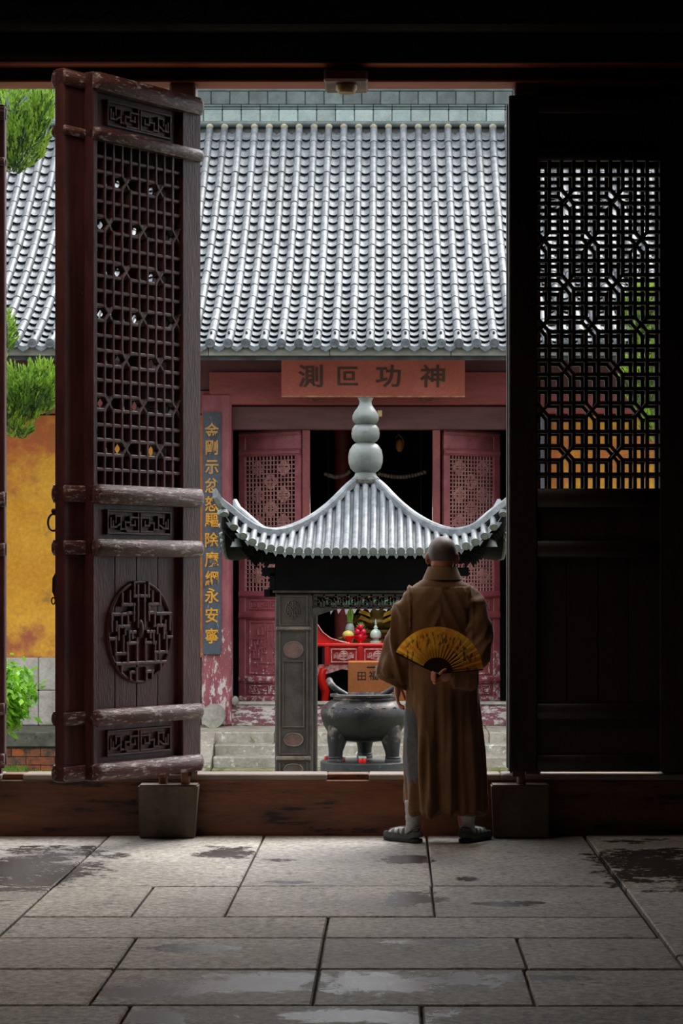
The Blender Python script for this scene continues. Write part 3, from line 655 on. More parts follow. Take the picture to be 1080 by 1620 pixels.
for i in range(-27, 26):
    x0 = i*rw
    if x0 < -8.4 or x0 > 7.2: continue
    hp('ridge_tile', MB().box(x0+.004, x0+rw-.004, RY-.02, RY+.12, SZ(193, RY), SZ(174, RY), .012), M['ridge_tile'], None, ridge)
    if x0 > -4.6:
        for za, zb in ((173, 169.5), (168.5, 165.5)): hp('ridge_molding', MB().box(x0+.003, x0+rw-.003, RY+.0, RY+.14, SZ(za, RY), SZ(zb, RY), .006), M['ridge_dark'], None, ridge)
        hp('ridge_tile', MB().box(x0+.12, x0+.12+rw-.006, RY+.04, RY+.16, SZ(164.5, RY), SZ(144, RY), .012), M['ridge_dark'], None, ridge)
hp('ridge_top', MB().box(-4.6, 7.5, RY+.05, RY+.4, SZ(144, RY), SZ(128, RY), .02), M['ridge_dark'], None, ridge)
hp('ridge_roll', MB().tube([(-8.5, RY+.02, RZ+.09), (7.5, RY+.02, RZ+.09)], .055, 10), M['ridge_dark'], 50, ridge)

# leaves of the far hall
def far_leaf(x0, y0, x1, y1, mirror):
    w = sqrt((x1-x0)**2+(y1-y0)**2); T = .06; ang = math.atan2(y1-y0, x1-x0)
    root = link('door_leaf', None, hall); root.location = (x0-HX, y0-HYY, -FZ); root.rotation_euler = (0, 0, ang)
    s = -1 if not mirror else 1                       # carved face looks to -y in world
    yf = lambda a: a*s
    def mk(nm, b, m, smooth=None): return b.build(nm, m, root, smooth)
    Zf = lambda py: SZ(py, 33.4)
    mk('stile', MB().box(0, .115, -.03, .03, Zf(1112), Zf(682), .006), M['door_red']); mk('stile', MB().box(w-.115, w, -.03, .03, Zf(1112), Zf(682), .006), M['door_red_worn'])
    for a, b_ in ((682, 690), (711, 722), (935, 946), (968, 980), (1070, 1081), (1102, 1112)):
        z0, z1 = Zf(b_), Zf(a); bb = MB().box(0, w, -.045, .045, z0, z1, .012); bb.box(.01, w-.01, -.06, .06, z0+.02, z1-.02, .01); mk('rail', bb, M['door_red_worn'] if a > 900 else M['door_red'])
    for a, b_, kind in ((690, 711, 0), (946, 968, 1), (980, 1070, 2), (1081, 1102, 1)):
        z0, z1 = Zf(b_), Zf(a); mk('panel', MB().box(.11, w-.11, -.012, .012, z0, z1), M['door_red'])
        cx, cz = w/2, (z0+z1)/2; hx = w/2-.19; hz = (z1-z0)/2-.04
        if kind == 0: continue
        segs = scaled(sym(FRET if kind == 1 else MED), cx, cz, hx, hz if kind == 1 else hz*.95)
        segs += [(cx-hx, cz-hz, cx+hx, cz-hz), (cx-hx, cz+hz, cx+hx, cz+hz), (cx-hx, cz-hz, cx-hx, cz+hz), (cx+hx, cz-hz, cx+hx, cz+hz)]
        for sg in (1, -1):
            if sg == s or True: mk('fretwork', bars(segs, .016 if kind == 1 else .022, .01*sg, .028*sg), M['door_red_worn'])
    z0, z1 = Zf(935), Zf(722); xa, xb = .115, w-.115; nx, nz = 14, int((z1-z0)/((xb-xa)/14))
    cw = (xb-xa)/nx; ch_ = (z1-z0)/nz; segs = [(xa+i*cw, z0, xa+i*cw, z1) for i in range(1, nx)]+[(xa, z0+j*ch_, xb, z0+j*ch_) for j in range(1, nz)]
    tag(mk('lattice', bars(segs, .015, -.014, .014), M['lattice_red']), kind='stuff')
    cxs = (xa+(xb-xa)*.24, (xa+xb)/2, xa+(xb-xa)*.76); z = z0+.02; i = 0
    while z < z1+.05:
        for cx in ((cxs[0], cxs[2]) if i % 2 else (cxs[1],)):
            b = MB(); R = .072
            if z-R < z0-.06 or z+R > z1+.06: continue
            for q in range(4):
                ax, az = cx+R*.75*cos(q*pi/2), z+R*.75*sin(q*pi/2); pts = []
                for u in range(9):
                    a = q*pi/2-radians(125)+radians(250)*u/8; X_, Z_ = ax+R*.62*cos(a), az+R*.62*sin(a)
                    pts.append((X_, .0, min(max(Z_, z0), z1)))
                b.tube(pts, .0085, 5, flat=2.2)
            b.merge(bars([(cx-R*1.3, z, cx+R*1.3, z), (cx, max(z-R*1.3, z0), cx, min(z+R*1.3, z1))], .014, -.02, .02))
            mk('rosette', b, M['lattice_red'])
        z += .195; i += 1
    return root
yl = WY+.1
far_leaf(SX(379, 33.65), 33.65, SX(478, yl), yl, False)
far_leaf(SX(700, yl), yl, SX(789, 33.65), 33.65, True)
off = Vector((HX, HYY, FZ))

# characters
def glyph(ch, size, m, parent, cx, cy, cz, weight=.02, depth=.01, M3=None, name='character', sx=1.0):
    cu = bpy.data.curves.new('character', 'FONT'); cu.body = ch; cu.size = size; cu.extrude = depth; cu.offset = weight*size*.6
    cu.align_x = 'CENTER'; cu.align_y = 'CENTER'; cu.resolution_u = 3
    o = bpy.data.objects.new('tmp', cu); COL.objects.link(o); dg = bpy.context.evaluated_depsgraph_get(); dg.update()
    me = bpy.data.meshes.new_from_object(o.evaluated_get(dg)); bpy.data.objects.remove(o)
    if me.vertices:
        xs = [v.co.x for v in me.vertices]; ys = [v.co.y for v in me.vertices]
        me.transform(Matrix.Translation((-(min(xs)+max(xs))/2, -(min(ys)+max(ys))/2, 0)))
    me.transform(Matrix.Diagonal((sx, 1, 1, 1))); me.transform(Matrix.Rotation(pi/2, 4, 'X')); me.name = 'character'
    me.materials.clear(); me.materials.append(m)
    q = link(name, me, parent); q.location = (cx, cy, cz); return q
# name board over the doors
SY = 32.3
sg = thing('sign_board', 'long red board with four dark characters under the eaves', 'sign', (SX(590, SY), SY, SZ(595, SY)), 0)
sg.rotation_euler = (radians(4), 0, 0)
hw = (SX(735, SY)-SX(445, SY))/2; hh = (SZ(563, SY)-SZ(627, SY))/2
MB().box(-hw, hw, -.02, .02, -hh, hh, .006).build('board', M['sign_red'], sg)
MB().box(-hw, hw, -.024, .02, -hh-.012, -hh+.012, .004).build('lower_edge', M['sign_edge'], sg)
for px, ch in ((491, '測'), (550, '叵'), (614, '功'), (684, '神')):
    glyph(ch, .33 if ch != '叵' else .30, M['ink_brown'], sg, SX(px, SY)-SX(590, SY), -.022, .0, weight=.032, depth=.005, sx=1.12)
for px in (499, 679):
    b = MB().prism([(-.10, .02), (.10, .02), (.12, -.04), (.06, -.10), (0, -.07), (-.06, -.10), (-.12, -.04)], -.12, -.02); b.tube([(.05*cos(a*pi/6), -.125, -.035+.03*sin(a*pi/6)) for a in range(12)], .008, 5, closed=True)
    hp('bracket', MB().merge(b, Matrix.Translation((SX(px, 32.8), 32.9, SZ(627, 32.7)))), M['red_paint'])
hp('beam_peg', MB().box(SX(597, 32.8), SX(604, 32.8), 32.66, 32.80, SZ(660, 32.8), SZ(650, 32.8), .004), M['brass'])
# couplet boards
CY = 32.72
def couplet(px, chars, label, s):
    zt, zb = SZ(652, CY), SZ(1035, CY); h = (zt-zb)/2
    t = thing('couplet_board', label, 'sign', (SX(px, CY), CY, (zt+zb)/2)); w = .128
    cur_ = [(-w, .03), (-w*.6, .0), (0, -.012), (w*.6, .0), (w, .03)]; pr = cur_+[(x, y+.02) for x, y in cur_[::-1]]
    MB().prism(pr, -h, h, 'z').build('board', M['slate_board'], t, 40)
    zs = [681, 708, 739, 768, 797, 823, 854, 885, 915, 942, 973, 1006]
    for i, c in enumerate(chars):
        glyph(c, .225, M['gold_paint'] if i > 3 else M['gold_pale'], t, 0, -.014, SZ(zs[i], CY)-(zt+zb)/2, weight=.03, depth=.004, sx=.88)
couplet(335, '金剛示忿怒驅除魔網永安寧', 'tall slate-blue board with gold characters on the column left of the far doors', 1)
couplet(846, '', 'tall slate-blue board on the column behind the right lattice door', 1)

# altar inside the hall
AY = 36.0
al = thing('altar_table', 'red carved altar table with silvery relief inside the far hall', 'altar', (SX(600, AY), AY, FZ+.02))
ax0, ax1 = SX(500, AY)-SX(600, AY), SX(700, AY)-SX(600, AY); zt = SZ(1018, AY)-FZ-.02
MB().box(ax0-.05, ax1+.05, -.02, .6, zt-.05, zt, .012).build('table_top', M['bright_red'], al)
fa = MB().box(ax0+.14, ax1-.14, 0, .55, zt-.33, zt-.055, .008).build('apron', M['altar_red'], al)
for px0, px1 in ((513, 521), (566, 574), (622, 630), (680, 687)): MB().box(SX(px0, AY)-SX(600, AY), SX(px1, AY)-SX(600, AY), -.02, .02, zt-.34, zt-.05, .006).build('apron_post', M['altar_red'], fa)
for px0, px1 in ((524, 563), (577, 619), (633, 677)):
    cx = (SX(px0, AY)+SX(px1, AY))/2-SX(600, AY); hx = (px1-px0)/2*AY/F; cz = zt-.19; hz = .10
    sgm = scaled(sym(FRET), cx, cz, hx*.85, hz*.7)+[(cx-hx, cz-hz, cx+hx, cz-hz), (cx-hx, cz+hz, cx+hx, cz+hz), (cx-hx, cz-hz, cx-hx, cz+hz), (cx+hx, cz-hz, cx+hx, cz+hz)]
    b = bars(sgm, .018, -.0, -.02); b.tube([(cx+hx*.35*cos(a*pi/8), -.01, cz+hz*.7*sin(a*pi/8)) for a in range(16)], .012, 6, closed=True); b.build('relief', M['altar_relief'], fa)
for s in (0, 1):
    xx = ax0+.10 if s == 0 else ax1-.10; q = 1 if s == 0 else -1
    pts = [(xx+q*.12, .08, zt-.36), (xx+q*.0, .06, zt-.42), (xx-q*.03, .05, zt-.56), (xx+q*.04, .06, zt-.75), (xx+q*.03, .05, zt-.92), (xx-q*.02, .04, zt-1.02)]
    MB().tube(pts, [.06, .085, .08, .07, .055, .075], 12).build('leg', M['bright_red'], al, 60)
    MB().ball((xx+q*.0, .04, .04), (.09, .08, .05)).build('foot', M['altar_relief'], al, 60)
    b = MB().prism([(xx-q*.06, zt-.33), (xx+q*.75, zt-.33), (xx+q*.72, zt-.40), (xx+q*.5, zt-.43), (xx+q*.3, zt-.40), (xx+q*.12, zt-.46), (xx-q*.08, zt-.50), (xx-q*.1, zt-.42)], .0, .06); b.build('carved_bracket', M['altar_relief'], al)
    pts = [(xx-q*.12, zt), (xx-q*.14, zt+.38), (xx-q*.09, zt+.30), (xx+q*.0, zt+.17), (xx+q*.12, zt+.08), (xx+q*.28, zt+.03), (xx+q*.42, zt)]
    w_ = MB().prism(pts, .1, .14).build('side_wing', M['altar_red'], al); MB().tube([(a, .09, c) for a, c in pts[1:]], .012, 6).build('wing_edge', M['altar_relief'], w_, 50)
ZT = SZ(1018, AY)
def dish(px, label, r=.092, m='bright_red'):
    t = thing('offering_dish', label, 'dish', (SX(px, AY), AY+.2, ZT)); MB().lathe([(r*.5, 0), (r*.42, .03), (r*.75, .07), (r, .11), (r*.93, .115), (r*.4, .05)], 20).build('bowl', M[m], t, 50); return t
dish(551, 'red offering dish under a pale yellow melon on the altar'); dish(570, 'red offering dish heaped with dragon fruit on the altar'); dish(617, 'red offering dish beside the small bell, at the monk elbow')
fr = thing('melon', 'pale yellow melon in a red dish on the altar', 'fruit', (SX(550, AY), AY+.2, ZT+.055))
MB().ball((0, 0, .07), (.092, .085, .075)).build('fruit_body', M['yellow_fruit'], fr, 60); MB().tube([(-.085, 0, .04), (-.13, -.02, .02), (-.16, -.02, .03)], [.012, .009, .004], 6).build('stalk', M['green_leaf'], fr, 50)
r = random.Random(5)
dfp = [(-.055, 0.03, .05), (.055, .03, .05), (0, -.05, .05), (-.045, .0, .13), (.045, .0, .13), (.0, .0, .205)]
for i, (dx, dy, dz) in enumerate(dfp):
    t = thing('dragon_fruit', 'crimson dragon fruit, '+('lower left', 'lower right', 'front middle', 'upper left', 'upper right', 'topmost')[i]+' one of the heap on the altar dish', 'fruit', (SX(570, AY)+dx, AY+.2+dy, ZT+.045+dz), 0, 'dragon fruit piled in a dish')
    MB().ball((0, 0, 0), (.047, .046, .05), 12, 8).build('fruit_body', M['dragon_fruit'], t, 60); b = MB()
    for j in range(12):
        a = r.uniform(0, 2*pi); e = r.uniform(-.4, 1.3); dv = Vector((cos(a)*cos(e), sin(a)*cos(e), sin(e))); p = Vector((dv.x*.044, dv.y*.043, dv.z*.047)); b.tube([p, p+dv*.03+Vector((0, 0, .02))], [.010, .001], 4)
    b.build('scale', M['green_leaf'] if i > 3 else M['dragon_fruit'], t)
for px, label in ((594, 'small pale porcelain stupa on the altar'),):
    t = thing('stupa', label, 'ornament', (SX(px, AY), AY+.2, ZT)); MB().lathe([(.09, 0), (.09, .03), (.05, .04), (.05, .07), (.085, .09), (.09, .14), (.07, .19), (.03, .22)], 16).build('body', M['porcelain'], t, 50)
    MB().lathe([(.03, .22), (.035, .25), (.012, .28), (.02, .31), (.004, .38)], 12).build('spire', M['porcelain'], t, 50)
t = thing('flower_vase', 'tall vase of green stems behind the melon', 'vase', (SX(553, 36.6), 36.63, ZT)); MB().box(-.3, .3, .0, .3, -1.08, -.005).build('stand', M['interior'], t)
MB().lathe([(.05, 0), (.09, .1), (.07, .25), (.05, .3), (.07, .33)], 14).build('vase_body', M['porcelain'], t, 50); b = MB()
for j in range(14): b.tube([(r.uniform(-.03, .03), 0, .3), (r.uniform(-.08, .08), r.uniform(-.05, .05), .65), (r.uniform(-.12, .12), 0, .85)], [.014, .016, .008], 5)
b.build('stems', M['green_leaf'], t); b = MB()
for j in range(40):
    c = Vector((r.uniform(-.3, .3), r.uniform(-.1, .1), r.uniform(.85, 1.08))); b.ball(c, (r.uniform(.03, .06), .02, r.uniform(.02, .04)), 6, 4)
b.build('leaves', M['teal'], t)
# gilded buddha on a lotus seat, dim at the back
t = thing('buddha_statue', 'dim gilded seated statue behind the altar', 'statue', (SX(596, 38), 38.0, FZ+.02))
MB().box(-.9, .9, -.1, .9, 0, .95).build('plinth', M['maroon'], t); MB().lathe([(.55, .95), (.62, 1.02), (.5, 1.10), (.62, 1.2), (.55, 1.24)], 24).build('lotus_seat', M['old_gold'], t, 50)
b = MB(); b.ball((0, .1, 1.36), (.52, .36, .16)); b.ball((0, .15, 1.72), (.27, .20, .40)); b.ball((0, .12, 2.22), (.15, .16, .19)); b.ball((0, .12, 2.4), (.07, .07, .07)); b.tube([(-.27, .12, 1.95), (-.36, .0, 1.65), (-.1, -.22, 1.5)], [.09, .08, .05]); b.tube([(.27, .12, 1.95), (.36, 0, 1.65), (.1, -.22, 1.5)], [.09, .08, .05])
b.build('figure', M['old_gold'], t, 60)
b = MB()
for q in range(7):
    for s in (-1, 1): b.prism([(s*(.10), 1.35+q*.1), (s*.30, 1.42+q*.1), (s*.26, 1.48+q*.1), (s*.12, 1.41+q*.1)], -.30, -.27)
b.build('gilded_panel', M['gold'], t)
MB().tube([(.62*cos(a*pi/12), .4, 1.9+.85*sin(a*pi/12)) for a in range(24)], .03, 6, closed=True).build('halo', M['old_gold'], t, 50)
t = thing('inner_column', 'thin red column deep inside the far hall', 'column', (SX(541, 37.3), 37.3, FZ+.02)); MB().cyl((0, 0, 0), (0, 0, 5.3), .13, 16).build('shaft', M['red_paint'], t, 40); MB().lathe([(.2, 0), (.22, .1), (.16, .2)], 16).build('foot', M['pale_stone'], t, 40)
cz_ = thing('hanging_canopy', 'pale scalloped canopy fringe hanging above the altar', 'canopy', (SX(590, 36), 36.2, SZ(962, 36)))
for i in range(12):
    x = -.65+i*.12; hh3 = random.uniform(.0, .09); MB().prism([(x-.05, .05), (x+.05, .05), (x+.04, -.01), (x+random.uniform(-.02, .02), -.03-hh3), (x-.04, -.015)], 0, .02).build('tassel', M['pale_cloth'], cz_)
MB().box(-.75, .8, -.01, .04, .05, .12).build('band', M['teal'], cz_)
for x in (-.7, .75): MB().cyl((x, .02, .1), (x, .02, 5.0-SZ(962, 36)), .008, 6).build('cord', M['iron'], cz_)
ln = thing('bead_garland', 'dim garland of beads swagged across the dark hall interior', 'garland', (0, 35, 0))
for seg in ((515, 552), (600, 672)):
    for i in range(12 if seg[0] < 600 else 16):
        u = i/(11 if seg[0] < 600 else 15); x = SX(seg[0]+(seg[1]-seg[0])*u, 35); z = SZ(750+6*sin(u*pi)-3*u, 35); MB().ball((x, 0, z), .033, 8, 6).build('bead', M['cast_edge'], ln, 60)
ln.location.y = 35
lt = thing('lantern', 'small dim lantern in the dark upper hall', 'lantern', (SX(632, 36), 36, SZ(705, 36))); MB().ball((0, 0, 0), (.06, .06, .10)).build('shade', M['gold_pale'], lt, 60); MB().tube([(-.06, 0, .12), (-.02, 0, .18), (.05, 0, .1), (.07, 0, .0)], .012, 6).build('hook', M['gold'], lt, 50); MB().cyl((0, 0, .1), (0, 0, 5-SZ(705, 36)), .006, 5).build('cord', M['iron'], lt)
# donation box
BY = 34.6
bx = thing('donation_box', 'orange donation box with dark characters before the altar', 'box', (SX(601, BY), BY, FZ+.02)); bw = (SX(652, BY)-SX(550, BY))/2; bz = SZ(1047, BY)-FZ-.02
MB().box(-bw, bw, 0, .5, 0, bz, .008).build('body', M['orange_board'], bx); MB().box(SX(580, BY)-SX(601, BY), SX(604, BY)-SX(601, BY), -.006, .0, SZ(1057, BY)-FZ-.02, SZ(1054.5, BY)-FZ-.02).build('slot', M['ink_black'], bx)
for px, ch, dz in ((572, '田', 0), (590.5, '福', 1.5), (610, '種', 3), (630, '廣', 3)): glyph(ch, .15, M['ink_black'], bx, SX(px, BY)-SX(601, BY), -.004, SZ(1070-dz, BY)-FZ-.02, weight=.02, depth=.002)

# ================================================================== INCENSE PAVILION (cast metal)
PY = 22.0; PX = SX(578, PY); HS = 1.28
pv_ = thing('incense_pavilion', 'grey cast metal incense pavilion with upturned roof and gourd finial', 'pavilion', (PX, PY, GZ))
def pz(z): return z-GZ
HIP = [(.0, .98), (.08, .93), (.115, .903), (.21, .761), (.31, .639), (.41, .547), (.51, .479), (.61, .435), (.70, .433), (.80, .477), (.90, .582), (1.0, .70)]
CEN = [(.0, .98), (.08, .92), (.2, .72), (.3, .61), (.5, .435), (.7, .335), (.85, .285), (1.0, .25)]
def interp(T, s):
    for (a, b_), (c, d_) in zip(T, T[1:]):
        if s <= c: u = (s-a)/(c-a); return b_+(d_-b_)*u
    return T[-1][1]
def smooth_i(T, s): return sum(interp(T, min(max(s+q, 0), 1)) for q in (-.05, -.025, 0, .025, .05))/5
def PH(s, u):                                          # height above eye on one roof face: s outwards, u sideways, both 0..1
    hc, hh_ = smooth_i(CEN, s), smooth_i(HIP, s); e = min(abs(u)/max(s, 1e-3), 1); return hc+(hh_-.03-hc)*e**(3+3*s)
E0 = pz(EYE)
roofP = link('roof', None, pv_)
RZ4 = [Matrix.Rotation(q*pi/2, 4, 'Z') for q in range(4)]
b = MB(); n = 24; g = []
for i in range(n+1):
    s = .08+.92*i/n
    g.append([(u*s*HS, -s*HS, E0+PH(s, u*s)-.035) for u in [j/12-1 for j in range(25)]])
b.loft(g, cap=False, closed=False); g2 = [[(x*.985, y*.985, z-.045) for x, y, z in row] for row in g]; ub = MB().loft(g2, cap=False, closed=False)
shell = b.mesh('roof_face', M['metal_ridge'], 60); under = ub.mesh('roof_lining', M['eave_shade_black'], 60)
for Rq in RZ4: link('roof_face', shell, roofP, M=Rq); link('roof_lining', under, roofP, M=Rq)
NTU = 31; tu = []
for i in range(NTU):
    u = (i-(NTU-1)/2)*(2*HS*.975)/(NTU-1)/HS; s0 = max(abs(u)+.012, .085); k_ = max(3, int((1-s0)*18)+2); pts = []
    for j in range(k_):
        s = s0+(1.0-s0)*j/(k_-1); pts.append((u*HS, -s*HS, E0+PH(s, u)-.012))
    b = MB().tube(pts, .031, 8); e = Vector(pts[-1]); dv = (Vector(pts[-1])-Vector(pts[-2])).normalized()
    tu.append(b.mesh('tube_tile', M['metal_roof'], 50)); b = MB().cyl(e-dv*.01, e+dv*.018, .038, 14); b.cyl(e+dv*.018, e+dv*.026, .022, 10); tu.append(b.mesh('end_cap', M['gourd'], 50))
tri = MB().prism([(-.032, .0), (.032, .0), (.0, -.05)], -.006, .006).mesh('drip_tile', M['metal_ridge'])
for qi, Rq in enumerate(RZ4):
    for me in tu: link(me.name.split('.')[0], me, roofP, M=Rq)
    for i in range(NTU-1):
        u = (i+.5-(NTU-1)/2)*(2*HS*.975)/(NTU-1)/HS; link('drip_tile', tri, roofP, M=Rq@Matrix.Translation((u*HS, -HS*1.005, E0+PH(1, u)-.03)))
b = MB(); rings = []
for i in range(31):
    s = .06+.98*i/30; h = smooth_i(HIP, min(s, 1)) + (.09*(s-1)/.04 if s > 1 else 0); w = .034; c = Vector((-s*HS, -s*HS, E0+h)); nn_ = Vector((1, -1, 0)).normalized()*w
    up_ = Vector((0, 0, 1)); rings.append([c-nn_-up_*.05, c+nn_-up_*.05, c+nn_*1.0+up_*.012, c+nn_*.55+up_*.03, c-nn_*.55+up_*.03, c-nn_+up_*.012])
b.loft(rings); hipM = b.mesh('hip_ridge', M['metal_roof'], 30)
for Rq in RZ4: link('hip_ridge', hipM, roofP, M=Rq)
b = MB()
for i in range(9):                                     # dark ornament under each corner
    s = .72+.03*i; h = smooth_i(HIP, s); b.box(-s*HS-.04, -s*HS+.04, -s*HS-.04, -s*HS+.04, E0+h-.30+.012*i-.02*(i % 2), E0+h-.07, .01)
for j in range(14):
    q = j/13; b.tube([(-.78*HS-.2*q*HS, -.78*HS-.2*q*HS+.02, E0+.18+.28*q), (-.78*HS-.2*q*HS+.02, -.78*HS-.2*q*HS, E0+.10+.30*q)], [.03, .006], 5)
cor = b.mesh('corner_bracket', M['eave_shade_black'])
for Rq in RZ4: link('corner_bracket', cor, roofP, M=Rq)
for i, (cx_, cy_, label) in enumerate(((-1, -1, 'small grey bell under the left front corner of the pavilion roof'), (1, -1, 'small grey bell under the right front corner of the pavilion roof'))):
    s = .90; t = thing('wind_bell', label, 'bell', (PX+cx_*s*HS, PY+cy_*s*HS, EYE+.285))
    MB().lathe([(.055, 0), (.048, .012), (.036, .05), (.034, .08), (.02, .10), (.006, .105)], 14).build('bell_body', M['gourd'], t, 50); MB().cyl((0, 0, .10), (0, 0, .20), .006, 6).build('hanger', M['iron'], t)
# finial
PS = F/PY; zf = lambda py: (HY-py)*PY/F+E0
prof = [(15, 766), (21, 765), (22, 757), (18, 753), (16, 748), (19, 746), (24, 741), (27, 732), (27.5, 722), (25.5, 712), (20, 704), (14, 700.5), (18, 698), (21.5, 693), (22.5, 686), (21.5, 679), (17.5, 673), (14, 671.5), (18, 669), (21, 664), (21, 658), (17.5, 651), (13, 645), (10, 640), (9.5, 635), (12.5, 629.5), (10, 629.5), (7, 636)]
fin = link('finial', MB().lathe([(max(r_, .5)/PS, zf(py)) for r_, py in prof], 32).mesh('finial', M['gourd'], 40), pv_)
MB().box(-.135, .135, -.135, .135, zf(766), zf(757), .01).build('finial_seat', M['metal_ridge'], fin)
for Rq in RZ4: link('fretwork', bars(scaled(sym(FRET), 0, zf(761.5), .11, .022), .006, -.134, -.142).mesh('fretwork', M['cast_edge']), fin, M=Rq)
# body
BF = .80; bo = link('body', None, pv_)                 # half width of the body
CW = .34
zl0, zl1 = SZ(962, 21.2), SZ(940, 21.2)
for sx_ in (-1, 1):
    for sy_ in (-1, 1):
        x0, x1 = (-1.075-PX-.0, -1.075-PX+CW) if sx_ < 0 else (.57-PX-CW+.015, .57-PX+.015); y0, y1 = (-BF, -BF+CW) if sy_ < 0 else (BF-CW, BF)
        post = link('post', MB().box(x0, x1, y0, y1, 0, pz(zl1), .012).mesh('post', M['cast_iron']), pv_)
        yq = y0 if sy_ < 0 else y1; dsg = -1 if sy_ < 0 else 1
        cx = (x0+x1)/2; Yq = PY+yq if sy_ < 0 else 21.2
        Z = lambda py: pz(SZ(py, 21.2)); hwid = .125
        def fr_(z0, z1, hw_=hwid, w_=.012): return bars([(cx-hw_, z0, cx+hw_, z0), (cx-hw_, z1, cx+hw_, z1), (cx-hw_, z0, cx-hw_, z1), (cx+hw_, z0, cx+hw_, z1)], w_, yq, yq+.014*dsg)
        for za, zb in ((989, 943), (1150, 1046), (1193, 998), (1240, 1205)): fr_(Z(za), Z(zb), hwid if za != 1150 else .095).build('panel_frame', M['cast_panel'], post)
        MB().box(cx-.16, cx+.16, yq, yq+.035*dsg, Z(997), Z(991), .01).build('band', M['cast_edge'], post); MB().box(cx-.16, cx+.16, yq, yq+.035*dsg, Z(1203), Z(1196), .01).build('band', M['cast_edge'], post)
        for pyc, hh2, m_ in ((1028, .075, 'cartouche'), (1170, .06, 'cartouche'), (1217, .05, 'cast_panel')):
            zc_ = Z(pyc); pl = [(cx+.085*cos(a*pi/8)*(1 if abs(cos(a*pi/8)) < .95 else 1.05), zc_+hh2*sin(a*pi/8)*1.1 if abs(sin(a*pi/8)) < .9 else zc_+hh2*sin(a*pi/8)) for a in range(16)]
            MB().prism(pl, yq, yq+.008*dsg).build('cartouche', M[m_], post); MB().tube([(a, yq+.008*dsg, c) for a, c in pl], .006, 5, closed=True).build('cartouche_rim', M['cast_edge'], post, 50)
        b = MB(); zc_ = Z(964)
        b.tube([(cx+.075*cos(a*pi/8), yq, zc_+.085*sin(a*pi/8)) for a in range(16)], .008, 5, closed=True); b.merge(bars(scaled(sym(MED), cx, zc_, .07, .08), .008, yq, yq+.012*dsg)); b.build('fretwork', M['cast_panel'], post)
for sy_ in (-1, 1):
    y0, y1 = (-BF, -BF+.12) if sy_ < 0 else (BF-.12, BF)
    xa, xb = -1.075-PX, .57-PX+.015
    MB().box(xa+.0, xb, y0, y1, pz(zl1)+.001, E0+.235, .008).build('frieze', M['eave_shade_black'], pv_)
    MB().box(xa-.02, xb+.02, y0-.02*0-.015, y1+.015, pz(SZ(938, 21.2)), pz(SZ(934, 21.2)), .004).build('frieze_band', M['cast_iron'], pv_)
    xa2, xb2 = xa+CW, xb-CW; fx = link('fret_screen', None, pv_); fz0, fz1 = pz(zl0), pz(zl1)
    segs = [(xa2, fz0, xb2, fz0), (xa2, fz1-.01, xb2, fz1-.01)]; n = 9; w = (xb2-xa2)/n
    for i in range(n):
        segs += scaled([(0, -.9, 0, .9), (0, .4, .5, .4), (.5, .4, .5, -.4), (.5, -.4, .25, -.4), (.75, -.9, .75, .2), (.75, .2, 1, .2), (.5, 0, .75, 0)], xa2+i*w, (fz0+fz1)/2, w, (fz1-fz0)/2)
    bars(segs, .018, y0+.03, y0+.06).build('fret_bars', M['cast_iron'], fx)
    for q in (1, -1):
        ex = xa2 if q > 0 else xb2
        MB().prism([(ex, fz0), (ex+q*.28, fz0), (ex+q*.20, fz0-.02), (ex+q*.10, fz0-.05), (ex, fz0-.09)], y0+.02, y0+.07).build('corner_spandrel', M['cast_iron'], fx)
for sx_ in (-1, 1):
    x0, x1 = (-1.075-PX, -1.075-PX+.12) if sx_ < 0 else (.57-PX-.105, .57-PX+.015); MB().box(x0, x1, -BF+.121, BF-.121, pz(zl1)+.001, E0+.235, .004).build('frieze', M['eave_shade_black'], pv_)
MB().box(-.80, .80, -.78, .78, E0+.18, E0+.24).build('soffit', M['eave_shade_black'], pv_)
for q in (-1, 1):                                      # stepped ornament sticking out left and right of the frieze
    b = MB()
    xe = (-1.075-PX) if q < 0 else (.57-PX+.015)
    for j, (pw_, za, zb) in enumerate(((.06, 1.86-EYE, 1.60-EYE), (.12, .10, .02), (.10, -.10, -.17), (.05, .05, -.16))):
        b.box(xe, xe+q*pw_, -BF, -BF+.1, E0+min(za, zb), E0+max(za, zb), .004)
    b.build('side_ornament', M['eave_shade_black'], pv_)
# plinth under the pavilion
t = MB().box(-1.05, 1.05, -1.0, 1.0, 0, .06, .02).build('base_slab', M['cast_iron'], pv_)

# ================================================================== CAULDRON
CYY = 25.0; CS = F/CYY; CXX = SX(576, CYY)
pd_h = SZ(1203, CYY)-GZ
pdl = thing('round_pedestal', 'round black stone pedestal under the incense cauldron', 'pedestal', (CXX, CYY, GZ))
MB().lathe([(.42, 0), (.42, pd_h*.55), (.47, pd_h*.6), (.475, pd_h-.13), (.475, pd_h-.012), (.46, pd_h)], 40).build('drum', M['black_stone'], pdl, 40)
MB().lathe([(.55, 0), (.55, .08), (.45, .1)], 40).build('foot', M['black_stone'], pdl, 40)
cd = thing('incense_cauldron', 'black bulging incense cauldron with two ears on three legs', 'cauldron', (CXX, CYY, GZ+pd_h))
zz = lambda py: (1203-py)/CS
prof = [(0, zz(1170)), (30, zz(1172)), (48, zz(1168)), (58, zz(1158)), (65, zz(1145)), (69, zz(1132)), (69, zz(1124)), (64, zz(1116)), (55, zz(1109)), (49, zz(1106)), (49, zz(1103)), (54, zz(1101)), (54, zz(1098)), (47, zz(1097)), (44, zz(1102)), (44, zz(1110)), (0, zz(1112))]
MB().lathe([(max(r_, .3)/CS, z) for r_, z in prof], 48).build('bowl', M['cauldron'], cd, 50, (0, 0, 0))
for o in list(cd.children): o.data.transform(Matrix.Translation((0, 0, -.3))); o.location.z = .3
